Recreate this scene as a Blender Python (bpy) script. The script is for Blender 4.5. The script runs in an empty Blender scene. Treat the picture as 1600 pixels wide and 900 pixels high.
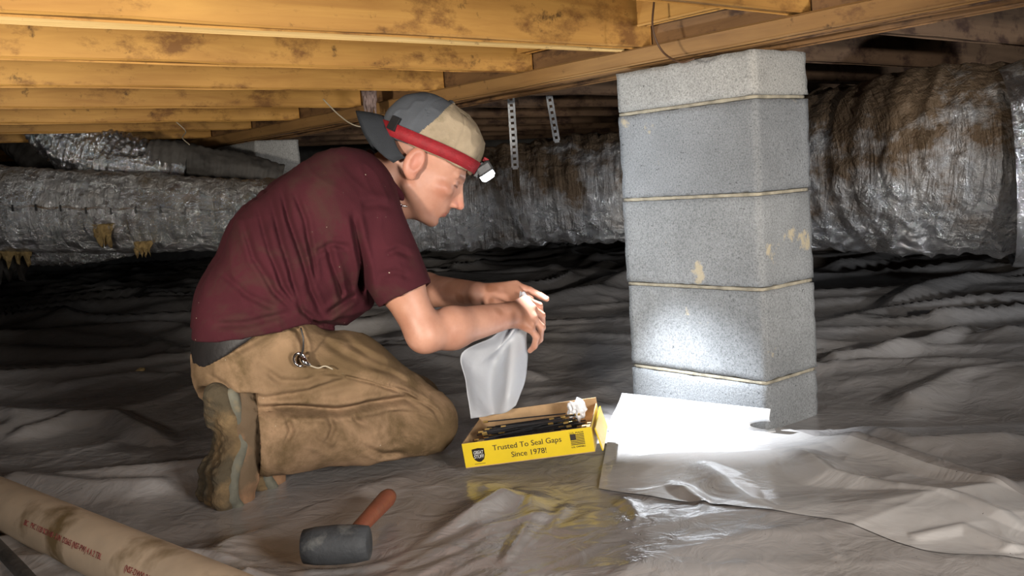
import bpy, bmesh, math, random
import numpy as np
from mathutils import Vector, Matrix, noise as mnoise
rnd = random.Random(7)
PI = math.pi
sc = bpy.context.scene
col = sc.collection

# ------------------------------------------------------------------ camera, world, light, exposure
F_PX = 1490.0; PITCH = math.radians(6.25); ROLL = math.radians(4.02); H = 0.56
fw = np.array([0, math.cos(PITCH), -math.sin(PITCH)])
rt0 = np.array([1.0, 0, 0]); up0 = np.cross(rt0, fw)
rt = rt0*math.cos(ROLL) - up0*math.sin(ROLL)
up = up0*math.cos(ROLL) + rt0*math.sin(ROLL)
cd = bpy.data.cameras.new('camera'); cam = bpy.data.objects.new('camera', cd); col.objects.link(cam)
cd.sensor_width = 36; cd.lens = 36*F_PX/1600; cd.clip_start = 0.02
M = Matrix.Identity(4)
for i in range(3):
    M[i][0] = rt[i]; M[i][1] = up[i]; M[i][2] = -fw[i]
M[2][3] = H
cam.matrix_world = M
sc.camera = cam
sc.view_settings.view_transform = 'Standard'; sc.view_settings.look = 'None'
sc.view_settings.gamma = 1; sc.view_settings.exposure = 0.0
w = bpy.data.worlds.new('world'); sc.world = w; w.use_nodes = True
w.node_tree.nodes['Background'].inputs[0].default_value = (0.55, 0.6, 0.7, 1)
w.node_tree.nodes['Background'].inputs[1].default_value = 0.006

def look(o, p, t):
    o.location = p
    o.rotation_euler = (Vector(t)-Vector(p)).to_track_quat('-Z', 'Y').to_euler()
def area(name, p, t, size, power, color, spread=PI):
    l = bpy.data.lights.new(name, 'AREA'); l.size = size; l.energy = power; l.color = color; l.spread = spread
    o = bpy.data.objects.new(name, l); col.objects.link(o); look(o, p, t); return o
def spot(name, p, t, power, color, ang, blend=0.5, rad=0.02):
    l = bpy.data.lights.new(name, 'SPOT'); l.energy = power; l.color = color
    l.spot_size = math.radians(ang); l.spot_blend = blend; l.shadow_soft_size = rad
    o = bpy.data.objects.new(name, l); col.objects.link(o); look(o, p, t); return o
# off-frame work lights left and right of the camera, then added fill lamps
spot('work_light_up', (-0.9, -0.05, 0.60), (-0.30, 2.2, 1.32), 200, (1.0, 0.92, 0.80), 70, 0.5, 0.06)
spot('work_light_front', (0.95, -0.05, 0.52), (-0.10, 1.60, 0.04), 200, (1.0, 0.95, 0.89), 74, 0.9, 0.28)
spot('fill_light_pier', (1.6, 0.2, 0.62), (0.95, 2.3, 0.62), 110, (1.0, 0.95, 0.89), 46, 0.7, 0.05)  # added fill without a real lamp, brightens the pier's right face
area('fill_light_left', (-0.75, -0.2, 0.55), (-0.45, 1.5, 0.0), 0.3, 2.2, (1.0, 0.95, 0.9), math.radians(80))  # weak invented fill that lifts the left foreground and pipe
area('fill_light_right', (2.3, 1.0, 0.25), (2.0, 3.4, 0.40), 0.12, 9, (0.90, 0.95, 1.0), math.radians(110))  # extra cool fill, added to bring out streaks on the right-hand sheeting

def ray(x, y): return fw + rt*(x-800)/F_PX - up*(y-450)/F_PX
C0 = np.array([0, 0, H])
def P(x, y, Y): d = ray(x, y); return C0 + d*(Y/d[1])
def G(x, y, z=0.0): d = ray(x, y); return C0 + d*((z-H)/d[2])

# ------------------------------------------------------------------ materials
def newmat(name):
    m = bpy.data.materials.new(name); m.use_nodes = True
    nt = m.node_tree; b = nt.nodes['Principled BSDF']
    return m, nt, b
def N(nt, t, **kw):
    n = nt.nodes.new(t)
    for k, v in kw.items():
        if k.startswith('i_'): n.inputs[k[2:].replace('_', ' ')].default_value = v
        else: setattr(n, k, v)
    return n
def rgba(c): return (c[0], c[1], c[2], 1)
def coords(nt, scale=(1, 1, 1), rnd_off=False, kind='Object'):
    tc = N(nt, 'ShaderNodeTexCoord'); mp = N(nt, 'ShaderNodeMapping')
    mp.inputs['Scale'].default_value = scale
    nt.links.new(tc.outputs[kind], mp.inputs[0])
    if rnd_off:
        oi = N(nt, 'ShaderNodeObjectInfo'); mu = N(nt, 'ShaderNodeMath', operation='MULTIPLY'); mu.inputs[1].default_value = 37.0
        nt.links.new(oi.outputs['Random'], mu.inputs[0]); nt.links.new(mu.outputs[0], mp.inputs['Location'])
    return mp.outputs[0]
def noi(nt, vec, scale, detail=4, rough=0.55, dist=0.0):
    n = N(nt, 'ShaderNodeTexNoise'); n.inputs['Scale'].default_value = scale; n.inputs['Detail'].default_value = detail
    n.inputs['Roughness'].default_value = rough; n.inputs['Distortion'].default_value = dist
    nt.links.new(vec, n.inputs['Vector']); return n.outputs['Fac']
def ramp(nt, fac, stops):
    r = N(nt, 'ShaderNodeValToRGB'); e = r.color_ramp.elements
    while len(e) < len(stops): e.new(0.5)
    for el, (p, c) in zip(e, stops):
        el.position = p; el.color = rgba(c) if len(c) == 3 else c
    nt.links.new(fac, r.inputs[0]); return r.outputs[0]
def mix(nt, fac, a, b, mode='MIX'):
    m = N(nt, 'ShaderNodeMix', data_type='RGBA', blend_type=mode)
    for s, v in ((m.inputs[0], fac), (m.inputs[6], a), (m.inputs[7], b)):
        if hasattr(v, 'is_linked') or hasattr(v, 'links'): nt.links.new(v, s)
        elif isinstance(v, (int, float)): s.default_value = v
        else: s.default_value = rgba(v)
    return m.outputs[2]
def bump(nt, b, fac, strength, dist=0.01):
    n = N(nt, 'ShaderNodeBump'); n.inputs['Strength'].default_value = strength; n.inputs['Distance'].default_value = dist
    nt.links.new(fac, n.inputs['Height']); nt.links.new(n.outputs[0], b.inputs['Normal']); return n
def simple(name, color, rough=0.6, metal=0.0, var=0.25, scale=30, bmp=0.2, stain=None, spec=0.5, rnd_off=False):
    m, nt, b = newmat(name); v = coords(nt, rnd_off=rnd_off)
    n = noi(nt, v, scale)
    dk = tuple(c*(1-var) for c in color); lt = tuple(min(1, c*(1+var)) for c in color)
    c = ramp(nt, n, [(0.3, dk), (0.7, lt)])
    if stain:
        sf = ramp(nt, noi(nt, v, stain[1], 5), [(stain[2], (0, 0, 0)), (stain[2]+0.12, (1, 1, 1))])
        c = mix(nt, sf, c, stain[0])
    nt.links.new(c, b.inputs['Base Color'])
    b.inputs['Roughness'].default_value = rough; b.inputs['Metallic'].default_value = metal
    b.inputs['Specular IOR Level'].default_value = spec
    if bmp: bump(nt, b, noi(nt, v, scale*4), bmp, 0.004)
    return m
def wood(name, c1, c2, stainc, stain_at=0.6, rough=0.65):
    m, nt, b = newmat(name)
    v = coords(nt, (1, 1, 1), True); vs = coords(nt, (1.2, 22, 14), True)
    g = noi(nt, vs, 3.0, 6, 0.6, 0.6)
    c = ramp(nt, g, [(0.28, c2), (0.72, c1)])
    big = noi(nt, v, 3.0, 3)
    c = mix(nt, ramp(nt, big, [(0.35, (0, 0, 0)), (0.7, (0.55, 0.55, 0.55))]), c, tuple(x*1.25 for x in c1))
    st = ramp(nt, noi(nt, coords(nt, (1, 2.2, 1.8), True), 7.0, 6, 0.7), [(stain_at, (0, 0, 0)), (stain_at+0.13, (1, 1, 1))])
    c = mix(nt, st, c, stainc)
    dk = ramp(nt, noi(nt, v, 22.0, 5, 0.7), [(0.62, (0, 0, 0)), (0.72, (0.8, 0.8, 0.8))])
    c = mix(nt, dk, c, tuple(x*0.3 for x in stainc))
    oi = N(nt, 'ShaderNodeObjectInfo')
    tint = ramp(nt, oi.outputs['Random'], [(0, (0.8, 0.8, 0.8)), (1, (1.0, 1.0, 1.0))])
    c = mix(nt, 1.0, c, tint, 'MULTIPLY')
    nt.links.new(c, b.inputs['Base Color']); b.inputs['Roughness'].default_value = rough
    bump(nt, b, g, 0.35, 0.003)
    return m
M_joist = wood('pine joist wood', (0.50, 0.27, 0.065), (0.31, 0.14, 0.03), (0.20, 0.088, 0.02), 0.52)
M_beam = wood('old beam wood', (0.25, 0.13, 0.05), (0.13, 0.065, 0.026), (0.06, 0.028, 0.014), 0.5)
M_pale = wood('pale strip wood', (0.58, 0.40, 0.17), (0.52, 0.34, 0.12), (0.3, 0.15, 0.05), 0.66)
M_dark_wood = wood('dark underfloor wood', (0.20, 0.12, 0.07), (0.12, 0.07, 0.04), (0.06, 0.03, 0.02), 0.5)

def concrete(name, base, tan=0.63):
    m, nt, b = newmat(name); v = coords(nt, (1, 1, 1), True)
    c = ramp(nt, noi(nt, v, 5, 5, 0.6), [(0.3, tuple(x*0.78 for x in base)), (0.7, tuple(x*1.15 for x in base))])
    gr = ramp(nt, noi(nt, v, 260, 2, 0.8), [(0.3, (0.40, 0.40, 0.40)), (0.5, (1, 1, 1)), (0.75, (1.45, 1.45, 1.45))])
    c = mix(nt, 0.75, c, gr, 'MULTIPLY')
    pits = ramp(nt, noi(nt, v, 95, 2, 0.6), [(0.68, (0, 0, 0)), (0.73, (1, 1, 1))])
    c = mix(nt, pits, c, tuple(x*0.35 for x in base))
    mt = ramp(nt, noi(nt, v, 9, 5, 0.65), [(tan, (0, 0, 0)), (tan+0.05, (0.8, 0.8, 0.8))])
    c = mix(nt, mt, c, (0.42, 0.35, 0.23))
    oi = N(nt, 'ShaderNodeObjectInfo')
    c = mix(nt, 1.0, c, ramp(nt, oi.outputs['Random'], [(0, (0.84, 0.85, 0.87)), (1, (1.1, 1.09, 1.06))]), 'MULTIPLY')
    nt.links.new(c, b.inputs['Base Color']); b.inputs['Roughness'].default_value = 0.9
    bump(nt, b, noi(nt, v, 170, 3, 0.8), 0.7, 0.003)
    return m
M_block = concrete('grey block concrete', (0.205, 0.212, 0.218), 0.64)
M_cap = concrete('pale block concrete', (0.30, 0.295, 0.28), 0.75)
M_mortar = simple('tan mortar', (0.27, 0.24, 0.18), 0.95, var=0.45, scale=22, bmp=0.9)
M_wall = simple('dark foundation block', (0.12, 0.115, 0.11), 0.95, var=0.3, scale=12, bmp=0.6)

def foil(name, dust=0.5, rough=0.3, dustc=(0.16, 0.125, 0.085), bs=1.0):
    m, nt, b = newmat(name); v = coords(nt)
    n1 = noi(nt, coords(nt, (9, 1, 1)), 5, 5, 0.6, 0.8)
    n2 = noi(nt, v, 26, 6, 0.65, 0.5)
    mx = N(nt, 'ShaderNodeMath', operation='ADD'); nt.links.new(n1, mx.inputs[0]); nt.links.new(n2, mx.inputs[1])
    bump(nt, b, mx.outputs[0], bs, 0.03)
    # settled dust: thicker on top of the thing itself
    tc = N(nt, 'ShaderNodeTexCoord'); sx = N(nt, 'ShaderNodeSeparateXYZ'); nt.links.new(tc.outputs['Generated'], sx.inputs[0])
    d = noi(nt, v, 6, 6, 0.7)
    ad = N(nt, 'ShaderNodeMath', operation='MULTIPLY_ADD'); nt.links.new(sx.outputs['Z'], ad.inputs[0]); ad.inputs[1].default_value = 0.45
    nt.links.new(d, ad.inputs[2])
    f = ramp(nt, ad.outputs[0], [(0.88-0.25*dust, (0, 0, 0)), (1.12-0.25*dust, (1, 1, 1))])
    nt.links.new(mix(nt, f, (0.80, 0.82, 0.85), dustc), b.inputs['Base Color'])
    mm = N(nt, 'ShaderNodeMath', operation='MULTIPLY_ADD'); nt.links.new(f, mm.inputs[0]); mm.inputs[1].default_value = -0.75; mm.inputs[2].default_value = 0.95
    nt.links.new(mm.outputs[0], b.inputs['Metallic'])
    rr = N(nt, 'ShaderNodeMath', operation='MULTIPLY_ADD'); nt.links.new(f, rr.inputs[0]); rr.inputs[1].default_value = 0.35; rr.inputs[2].default_value = rough
    nt.links.new(rr.outputs[0], b.inputs['Roughness'])
    return m
M_foil = foil('dusty foil', 0.62, 0.22); M_foil_clean = foil('bright foil', 0.0, 0.12, bs=0.7); M_foil_dirty = foil('dirty foil', 1.2, 0.26, (0.17, 0.115, 0.07), bs=1.0)
M_insul = simple('yellow fibre insulation', (0.50, 0.36, 0.16), 1.0, var=0.4, scale=40, bmp=1.0)
M_darkinsul = simple('dark duct wrap', (0.05, 0.045, 0.04), 0.7, var=0.4, scale=14, bmp=0.6)
M_steel = simple('galvanised steel', (0.55, 0.57, 0.6), 0.35, 0.9, var=0.15, bmp=0.1)
M_hole = simple('dark hole', (0.01, 0.01, 0.01), 0.9, var=0, bmp=0)
M_chrome = simple('chrome', (0.8, 0.8, 0.82), 0.12, 1.0, var=0.05, bmp=0)
M_black = simple('black plastic', (0.015, 0.015, 0.016), 0.4, var=0.2, bmp=0.1)

def plastic(name, base, dirt, rough=0.3, trans=0.0, bscale=1.0):
    m, nt, b = newmat(name); v = coords(nt)
    d = ramp(nt, noi(nt, v, 2.6, 6, 0.65, 0.8), [(0.45, (0, 0, 0)), (0.8, (0.85, 0.85, 0.85))])
    c = mix(nt, d, base, dirt)
    sp = ramp(nt, noi(nt, v, 120, 2), [(0.77, (0, 0, 0)), (0.79, (1, 1, 1))])
    c = mix(nt, sp, c, (0.03, 0.02, 0.01))
    nt.links.new(c, b.inputs['Base Color'])
    r = ramp(nt, noi(nt, v, 7, 4), [(0.3, (rough*0.6,)*3), (0.7, (rough*1.5,)*3)])
    nt.links.new(r, b.inputs['Roughness'])
    b.inputs['Specular IOR Level'].default_value = 0.6
    if trans:
        b.inputs['Subsurface Weight'].default_value = trans
        b.inputs['Subsurface Radius'].default_value = (0.02, 0.02, 0.02)
        b.inputs['Subsurface Scale'].default_value = 0.5
    bump(nt, b, noi(nt, v, 16*bscale, 4, 0.55, 1.0), 0.35, 0.012)
    return m
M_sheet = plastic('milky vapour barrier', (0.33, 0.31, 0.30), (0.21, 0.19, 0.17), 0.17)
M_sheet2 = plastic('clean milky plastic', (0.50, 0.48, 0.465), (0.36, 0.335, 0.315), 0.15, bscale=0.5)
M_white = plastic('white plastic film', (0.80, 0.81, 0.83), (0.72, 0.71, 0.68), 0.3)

def cloth(name, color, stainc, stain_at=0.55, scale=400, var=0.18, sscale=7):
    m, nt, b = newmat(name); v = coords(nt)
    c = ramp(nt, noi(nt, v, 9, 5, 0.6), [(0.3, tuple(x*(1-var) for x in color)), (0.7, tuple(x*(1+var) for x in color))])
    st = ramp(nt, noi(nt, v, sscale, 6, 0.7, 0.4), [(stain_at, (0, 0, 0)), (stain_at+0.2, (0.9, 0.9, 0.9))])
    c = mix(nt, st, c, stainc)
    sp = ramp(nt, noi(nt, v, 150, 1), [(0.80, (0, 0, 0)), (0.82, (1, 1, 1))])
    c = mix(nt, sp, c, (0.4, 0.34, 0.26))
    at = N(nt, 'ShaderNodeAttribute', attribute_name='tint')
    c = mix(nt, at.outputs['Fac'], c, stainc)
    nt.links.new(c, b.inputs['Base Color']); b.inputs['Roughness'].default_value = 0.92
    b.inputs['Specular IOR Level'].default_value = 0.2
    bump(nt, b, noi(nt, v, scale, 2), 0.25, 0.002)
    return m
M_shirt = cloth('maroon cotton', (0.047, 0.0085, 0.013), (0.045, 0.023, 0.017), 0.53)
M_pants = cloth('tan work canvas', (0.265, 0.17, 0.10), (0.085, 0.055, 0.025), 0.43, 300, 0.28, 7)
M_cuff = M_pants
M_capdark = cloth('faded grey blue cap cloth', (0.075, 0.082, 0.094), (0.10, 0.09, 0.08), 0.6)
M_captan = cloth('dirty tan camouflage cap cloth', (0.30, 0.24, 0.165), (0.16, 0.135, 0.08), 0.50, 400, 0.3, 16)
M_red = simple('red elastic strap', (0.24, 0.006, 0.012), 0.7, var=0.15, scale=80, bmp=0.3)
M_leather = simple('muddy tan leather', (0.25, 0.135, 0.07), 0.85, var=0.4, scale=14, bmp=0.5, stain=((0.10, 0.065, 0.035), 9, 0.47))
M_sole = simple('grey green boot sole', (0.13, 0.085, 0.04), 0.95, var=0.45, scale=22, bmp=1.0, stain=((0.06, 0.045, 0.025), 13, 0.46))
M_mid = simple('grey green midsole rubber', (0.105, 0.100, 0.075), 0.85, var=0.3, scale=25, bmp=0.4, stain=((0.20, 0.15, 0.08), 14, 0.55))
M_belt = simple('black belt leather', (0.012, 0.010, 0.010), 0.6, bmp=0.2)

def skinmat():
    m, nt, b = newmat('skin'); v = coords(nt)
    c = ramp(nt, noi(nt, v, 16, 5, 0.6), [(0.3, (0.38, 0.18, 0.12)), (0.7, (0.50, 0.265, 0.185))])
    at = N(nt, 'ShaderNodeAttribute', attribute_name='skin')
    c = mix(nt, 1.0, c, at.outputs['Color'], 'MULTIPLY')
    nt.links.new(c, b.inputs['Base Color']); b.inputs['Roughness'].default_value = 0.5
    b.inputs['Subsurface Weight'].default_value = 0.08
    b.inputs['Subsurface Radius'].default_value = (0.01, 0.004, 0.002); b.inputs['Subsurface Scale'].default_value = 0.5
    bump(nt, b, noi(nt, v, 350, 2), 0.15, 0.001)
    return m
M_skin = skinmat()
M_yellow = simple('yellow printed card', (0.70, 0.50, 0.008), 0.5, var=0.06, scale=20, bmp=0.05)
M_card = simple('brown corrugated card', (0.42, 0.27, 0.14), 0.85, var=0.12, scale=40, bmp=0.2)
M_ink = simple('black ink', (0.03, 0.02, 0.012), 0.5, var=0.1, bmp=0)
M_inkred = simple('red ink', (0.22, 0.045, 0.04), 0.6, var=0.6, scale=160, bmp=0)
M_print = simple('white ink', (0.75, 0.75, 0.72), 0.5, var=0.02, bmp=0)
M_pin = simple('dark steel pin', (0.045, 0.046, 0.05), 0.3, 0.7, var=0.3, bmp=0)
M_brass = simple('brass', (0.62, 0.42, 0.14), 0.3, 0.8, var=0.2, bmp=0)
M_rubber = simple('scuffed black rubber', (0.03, 0.032, 0.035), 0.7, var=0.3, scale=25, bmp=0.4, stain=((0.10, 0.10, 0.095), 22, 0.55))
M_handle = simple('reddish brown wooden handle', (0.22, 0.06, 0.028), 0.5, var=0.3, scale=18, bmp=0.2)
M_pvc = simple('muddy beige pipe', (0.46, 0.355, 0.25), 0.6, var=0.18, scale=9, bmp=0.15, stain=((0.15, 0.10, 0.045), 7, 0.52))
M_soil = simple('dark soil', (0.05, 0.035, 0.025), 1.0, var=0.4, scale=18, bmp=0.8)
M_tissue = simple('white crumpled paper', (0.85, 0.85, 0.87), 0.8, var=0.04, bmp=0.3)
def emitmat(name, color, s):
    m, nt, b = newmat(name); b.inputs['Base Color'].default_value = (0.9, 0.9, 0.9, 1)
    b.inputs['Emission Color'].default_value = rgba(color); b.inputs['Emission Strength'].default_value = s; return m
M_lens = emitmat('lit lamp lens', (0.85, 0.92, 1.0), 14)

# ------------------------------------------------------------------ object helpers
def tag(o, label=None, cat=None, group=None, kind=None):
    for k, v in (('label', label), ('category', cat), ('group', group), ('kind', kind)):
        if v: o[k] = v
    return o
def empty(name, loc, label, cat, group=None):
    o = bpy.data.objects.new(name, None); o.empty_display_size = 0.05; col.objects.link(o); o.location = loc
    return tag(o, label, cat, group)
def link(name, me, mats, parent=None, world=None):
    o = bpy.data.objects.new(name, me); col.objects.link(o)
    if mats is not None:
        for m in (mats if isinstance(mats, (list, tuple)) else [mats]): me.materials.append(m)
    if parent:
        o.parent = parent
        # geometry is given in world coordinates: cancel the parent's transform
        if world is None:
            q = parent; off = Vector((0, 0, 0))
            while q: off += q.location; q = q.parent
            o.location = -off
    return o
def from_np(name, V, Fq, smooth=True):
    me = bpy.data.meshes.new(name)
    V = np.asarray(V, np.float32); Fq = np.asarray(Fq, np.int32)
    me.vertices.add(len(V)); me.vertices.foreach_set('co', V.ravel())
    k = Fq.shape[1]
    me.loops.add(Fq.size); me.loops.foreach_set('vertex_index', Fq.ravel())
    me.polygons.add(len(Fq)); me.polygons.foreach_set('loop_start', np.arange(0, Fq.size, k, dtype=np.int32))
    me.polygons.foreach_set('loop_total', np.full(len(Fq), k, np.int32))
    me.polygons.foreach_set('use_smooth', np.full(len(Fq), smooth))
    me.update(calc_edges=True); me.validate()
    return me
def from_bm(bm, name, smooth=False):
    me = bpy.data.meshes.new(name); bm.normal_update(); bm.to_mesh(me); bm.free()
    if smooth:
        me.polygons.foreach_set('use_smooth', np.ones(len(me.polygons), bool))
    return me
def box_bm(bm, c, ax, half, bev=0.0, mat=0):
    """box at c with axes ax (3 unit vectors) and half sizes"""
    c = Vector(c); ax = [Vector(a) for a in ax]; vs = []
    for sx in (-1, 1):
        for sy in (-1, 1):
            for sz in (-1, 1):
                vs.append(bm.verts.new(c + ax[0]*half[0]*sx + ax[1]*half[1]*sy + ax[2]*half[2]*sz))
    fs = []
    for q in ((0, 1, 3, 2), (4, 6, 7, 5), (0, 4, 5, 1), (2, 3, 7, 6), (0, 2, 6, 4), (1, 5, 7, 3)):
        f = bm.faces.new([vs[i] for i in q]); f.material_index = mat; fs.append(f)
    bmesh.ops.recalc_face_normals(bm, faces=fs)
    if bev:
        es = list({e for f in fs for e in f.edges})
        bmesh.ops.bevel(bm, geom=es, offset=bev, segments=2, affect='EDGES', profile=0.6)
XYZ = [(1, 0, 0), (0, 1, 0), (0, 0, 1)]
def tube(pts, rad, seg=12, closed=False, caps=True, name='tube', smooth=True):
    pts = [Vector(p) for p in pts]; n = len(pts)
    rr = rad if hasattr(rad, '__len__') else [rad]*n
    V = []; Fc = []
    t0 = (pts[1]-pts[0]).normalized(); u = t0.orthogonal().normalized()
    for i, p in enumerate(pts):
        a = pts[max(i-1, 0)]; b = pts[min(i+1, n-1)]
        t = (b-a).normalized(); u = (u - t*u.dot(t)).normalized(); v = t.cross(u)
        for j in range(seg):
            th = 2*PI*j/seg; V.append(p + (u*math.cos(th)+v*math.sin(th))*rr[i])
    bm = bmesh.new(); vs = [bm.verts.new(x) for x in V]
    for i in range(n-1):
        for j in range(seg):
            bm.faces.new((vs[i*seg+j], vs[i*seg+(j+1) % seg], vs[(i+1)*seg+(j+1) % seg], vs[(i+1)*seg+j]))
    if caps:
        bm.faces.new(vs[:seg][::-1]); bm.faces.new(vs[-seg:])
    return from_bm(bm, name, smooth)
def spline(pts, n):
    pts = [np.array(p, float) for p in pts]; out = []
    q = [2*pts[0]-pts[1]] + pts + [2*pts[-1]-pts[-2]]
    m = len(pts)-1
    for k in range(n+1):
        s = k/n*m; i = min(int(s), m-1); t = s-i; a, b, c, d = q[i:i+4]
        out.append(0.5*((2*b)+(-a+c)*t+(2*a-5*b+4*c-d)*t*t+(-a+3*b-3*c+d)*t**3))
    return np.array(out)
def text_obj(s, size, mat, origin, ex, ey, name, parent, ext=0.0004, width=None, align='CENTER'):
    cu = bpy.data.curves.new(name, 'FONT'); cu.body = s; cu.size = size; cu.extrude = ext; cu.offset = 0.0; cu.align_x = align; cu.resolution_u = 3
    t = bpy.data.objects.new(name, cu); col.objects.link(t)
    bpy.context.view_layer.update()
    me = bpy.data.meshes.new_from_object(t)
    bpy.data.objects.remove(t)
    ex = Vector(ex).normalized(); ey = Vector(ey).normalized(); ez = ex.cross(ey)
    xs = [v.co.x for v in me.vertices]; w0 = max(xs)-min(xs)
    kx = width/w0 if width else 1
    for v in me.vertices: v.co = Vector(origin)+ex*v.co.x*kx+ey*v.co.y+ez*v.co.z
    me.name = name
    return link(name, me, mat, parent)

# ------------------------------------------------------------------ vectorised value noise
_pr = np.random.RandomState(5); _tab = _pr.rand(64, 64, 64).astype(np.float32)*2-1
def vnoise(X, Y, Z):
    xi = np.floor(X).astype(int); yi = np.floor(Y).astype(int); zi = np.floor(Z).astype(int)
    fx = X-xi; fy = Y-yi; fz = Z-zi
    fx = fx*fx*(3-2*fx); fy = fy*fy*(3-2*fy); fz = fz*fz*(3-2*fz)
    r = 0
    for a in (0, 1):
        for b in (0, 1):
            for c in (0, 1):
                wgt = (fx if a else 1-fx)*(fy if b else 1-fy)*(fz if c else 1-fz)
                r = r + wgt*_tab[(xi+a) & 63, (yi+b) & 63, (zi+c) & 63]
    return r
def polydist(U, V, pts):
    """distance of (U,V) to a polyline and the parameter 0..1 along it"""
    best = np.full(U.shape, 1e9, np.float32); par = np.zeros(U.shape, np.float32); n = len(pts)-1
    for i in range(n):
        ax, ay = pts[i]; bx, by = pts[i+1]; dx, dy = bx-ax, by-ay
        t = np.clip(((U-ax)*dx+(V-ay)*dy)/(dx*dx+dy*dy+1e-12), 0, 1)
        d = np.hypot(U-ax-t*dx, V-ay-t*dy); m = d < best
        best = np.where(m, d, best); par = np.where(m, (i+t)/n, par)
    return best, par

# ================================================================== STRUCTURE
DU = np.array([-math.sin(0.6846), math.cos(0.6846), 0.0])      # along the girder
DV = np.array([math.cos(0.6846), math.sin(0.6846), 0.0])       # along the joists
PC = np.array([0.530, 2.006, 0.806])                           # near top corner of the block pier
UZ = np.array([0, 0, 1.0])
def at(u, v, z): return PC*np.array([1, 1, 0]) + DU*u + DV*v + UZ*z

# ---- ground: sheeted floor as height field
RIDGES = [  # pixel polyline on the ground, height, width, (side steepness)
    ([(1215, 655), (1330, 690), (1460, 735), (1620, 800)], 0.030, 0.040),
    ([(1240, 700), (1300, 745), (1400, 775), (1500, 800), (1620, 850)], 0.016, 0.040),
    ([(1100, 720), (1180, 790), (1280, 850), (1330, 910)], 0.012, 0.035),
    ([(985, 770), (1010, 810), (1000, 850), (975, 905)], 0.010, 0.022),
    ([(1060, 750), (1110, 790), (1105, 840), (1060, 900)], 0.010, 0.022),
    ([(840, 760), (850, 810), (830, 850), (800, 905)], 0.012, 0.030),
    ([(900, 780), (880, 830), (890, 900)], 0.008, 0.02),
    ([(0, 700), (120, 665), (190, 660), (290, 700)], 0.026, 0.05),
    ([(0, 755), (150, 765), (290, 760)], 0.02, 0.05),
    ([(230, 730), (160, 755), (60, 750)], 0.012, 0.03),
    ([(330, 870), (450, 800), (620, 740), (720, 715)], 0.024, 0.045),
    ([(440, 900), (600, 875), (760, 800), (820, 760)], 0.02, 0.035),
    ([(620, 760), (700, 745), (800, 745)], 0.012, 0.025),
    ([(280, 860), (380, 815), (480, 790), (640, 770)], 0.012, 0.035),
    ([(420, 880), (600, 850), (760, 860)], 0.012, 0.05),
    ([(600, 900), (760, 830), (900, 800)], 0.010, 0.05),
    ([(1400, 860), (1500, 840), (1600, 880)], 0.012, 0.04),
    ([(1270, 580), (1360, 572), (1440, 555), (1560, 520)], 0.05, 0.06),
    ([(1370, 500), (1450, 475), (1560, 455), (1640, 440)], 0.07, 0.09),
    ([(1280, 440), (1360, 425), (1420, 400), (1500, 395)], 0.07, 0.12),
    ([(1440, 520), (1540, 500), (1640, 495)], 0.05, 0.07),
    ([(1400, 640), (1500, 600), (1640, 590)], 0.03, 0.06),
    ([(1290, 650), (1420, 700), (1620, 690)], 0.02, 0.05),
    ([(650, 440), (760, 412), (860, 405), (960, 400)], 0.07, 0.12),
    ([(840, 440), (920, 435), (975, 425)], 0.06, 0.10),
    ([(840, 485), (975, 480)], 0.04, 0.07),
    ([(700, 520), (840, 540), (980, 520)], 0.03, 0.06),
    ([(560, 560), (720, 580), (860, 600)], 0.03, 0.06),
    ([(0, 540), (120, 520), (300, 560)], 0.04, 0.08),
    ([(60, 620), (200, 600), (300, 600)], 0.03, 0.06),
    ([(0, 450), (150, 445), (300, 440)], 0.05, 0.15),
]
RW = [([tuple(G(x, y)[:2]) for x, y in pl], h, wd) for pl, h, wd in RIDGES]
def ground(X, Y):
    X = np.asarray(X, np.float32); Y = np.asarray(Y, np.float32)
    dist = np.sqrt(X*X+Y*Y)
    far = np.clip((dist-2.2)/2.5, 0, 1)
    wx = vnoise(X*1.3+9, Y*1.3+3, X*0+1.5)*0.35; wy = vnoise(X*1.3+40, Y*1.3+13, X*0+4.5)*0.35
    a = X+wx; b = Y+wy
    r1 = 1-np.abs(vnoise(a*2.2*0.55+5, b*4.2+5, X*0+0.5)); r2 = 1-np.abs(vnoise(a*1.8+25, b*6+5, X*0+7.5))
    r3 = 1-np.abs(vnoise((a+b)*7+25, (b-a)*12+5, X*0+3.5))
    z = (r1**3)*(0.030+0.070*far) + (r2**4)*(0.009+0.03*far) + (r3**5)*0.002
    z = z + vnoise(X*0.8+3, Y*0.8+8, X*0)*0.02*far
    for pl, h, wd in RW:
        x0 = min(p[0] for p in pl)-4*wd; x1 = max(p[0] for p in pl)+4*wd
        y0 = min(p[1] for p in pl)-4*wd; y1 = max(p[1] for p in pl)+4*wd
        m = (X > x0) & (X < x1) & (Y > y0) & (Y < y1)
        if m.any():
            d, t = polydist(X[m]+wx[m]*0.08, Y[m]+wy[m]*0.08, pl); h = h*1.35 if h < 0.03 else h
            taper = np.clip(np.minimum(t, 1-t)*6+0.25, 0, 1)
            z[m] = np.maximum(z[m], z[m]*0.5 + h*taper*np.exp(-(d/wd)**1.5))
    # pressed flat where the man kneels, under the box and around the pier
    for cx, cy, rr in ((-0.33, 1.92, 0.24), (-0.1, 2.1, 0.22), (0.03, 1.98, 0.17), (-0.57, 1.72, 0.12), (0.5, 2.2, 0.27), (-0.29, 1.52, 0.09)):
        k = np.clip((np.hypot(X-cx, Y-cy)-rr)/0.12, 0.12, 1); z = z*k
    return z-0.012
def grid_mesh(X, Y, Z, name):
    n, m = X.shape; V = np.stack([X, Y, Z], -1).reshape(-1, 3); idx = np.arange(n*m).reshape(n, m)
    Fq = np.stack([idx[:-1, :-1], idx[1:, :-1], idx[1:, 1:], idx[:-1, 1:]], -1).reshape(-1, 4)
    return from_np(name, V, Fq)
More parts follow.
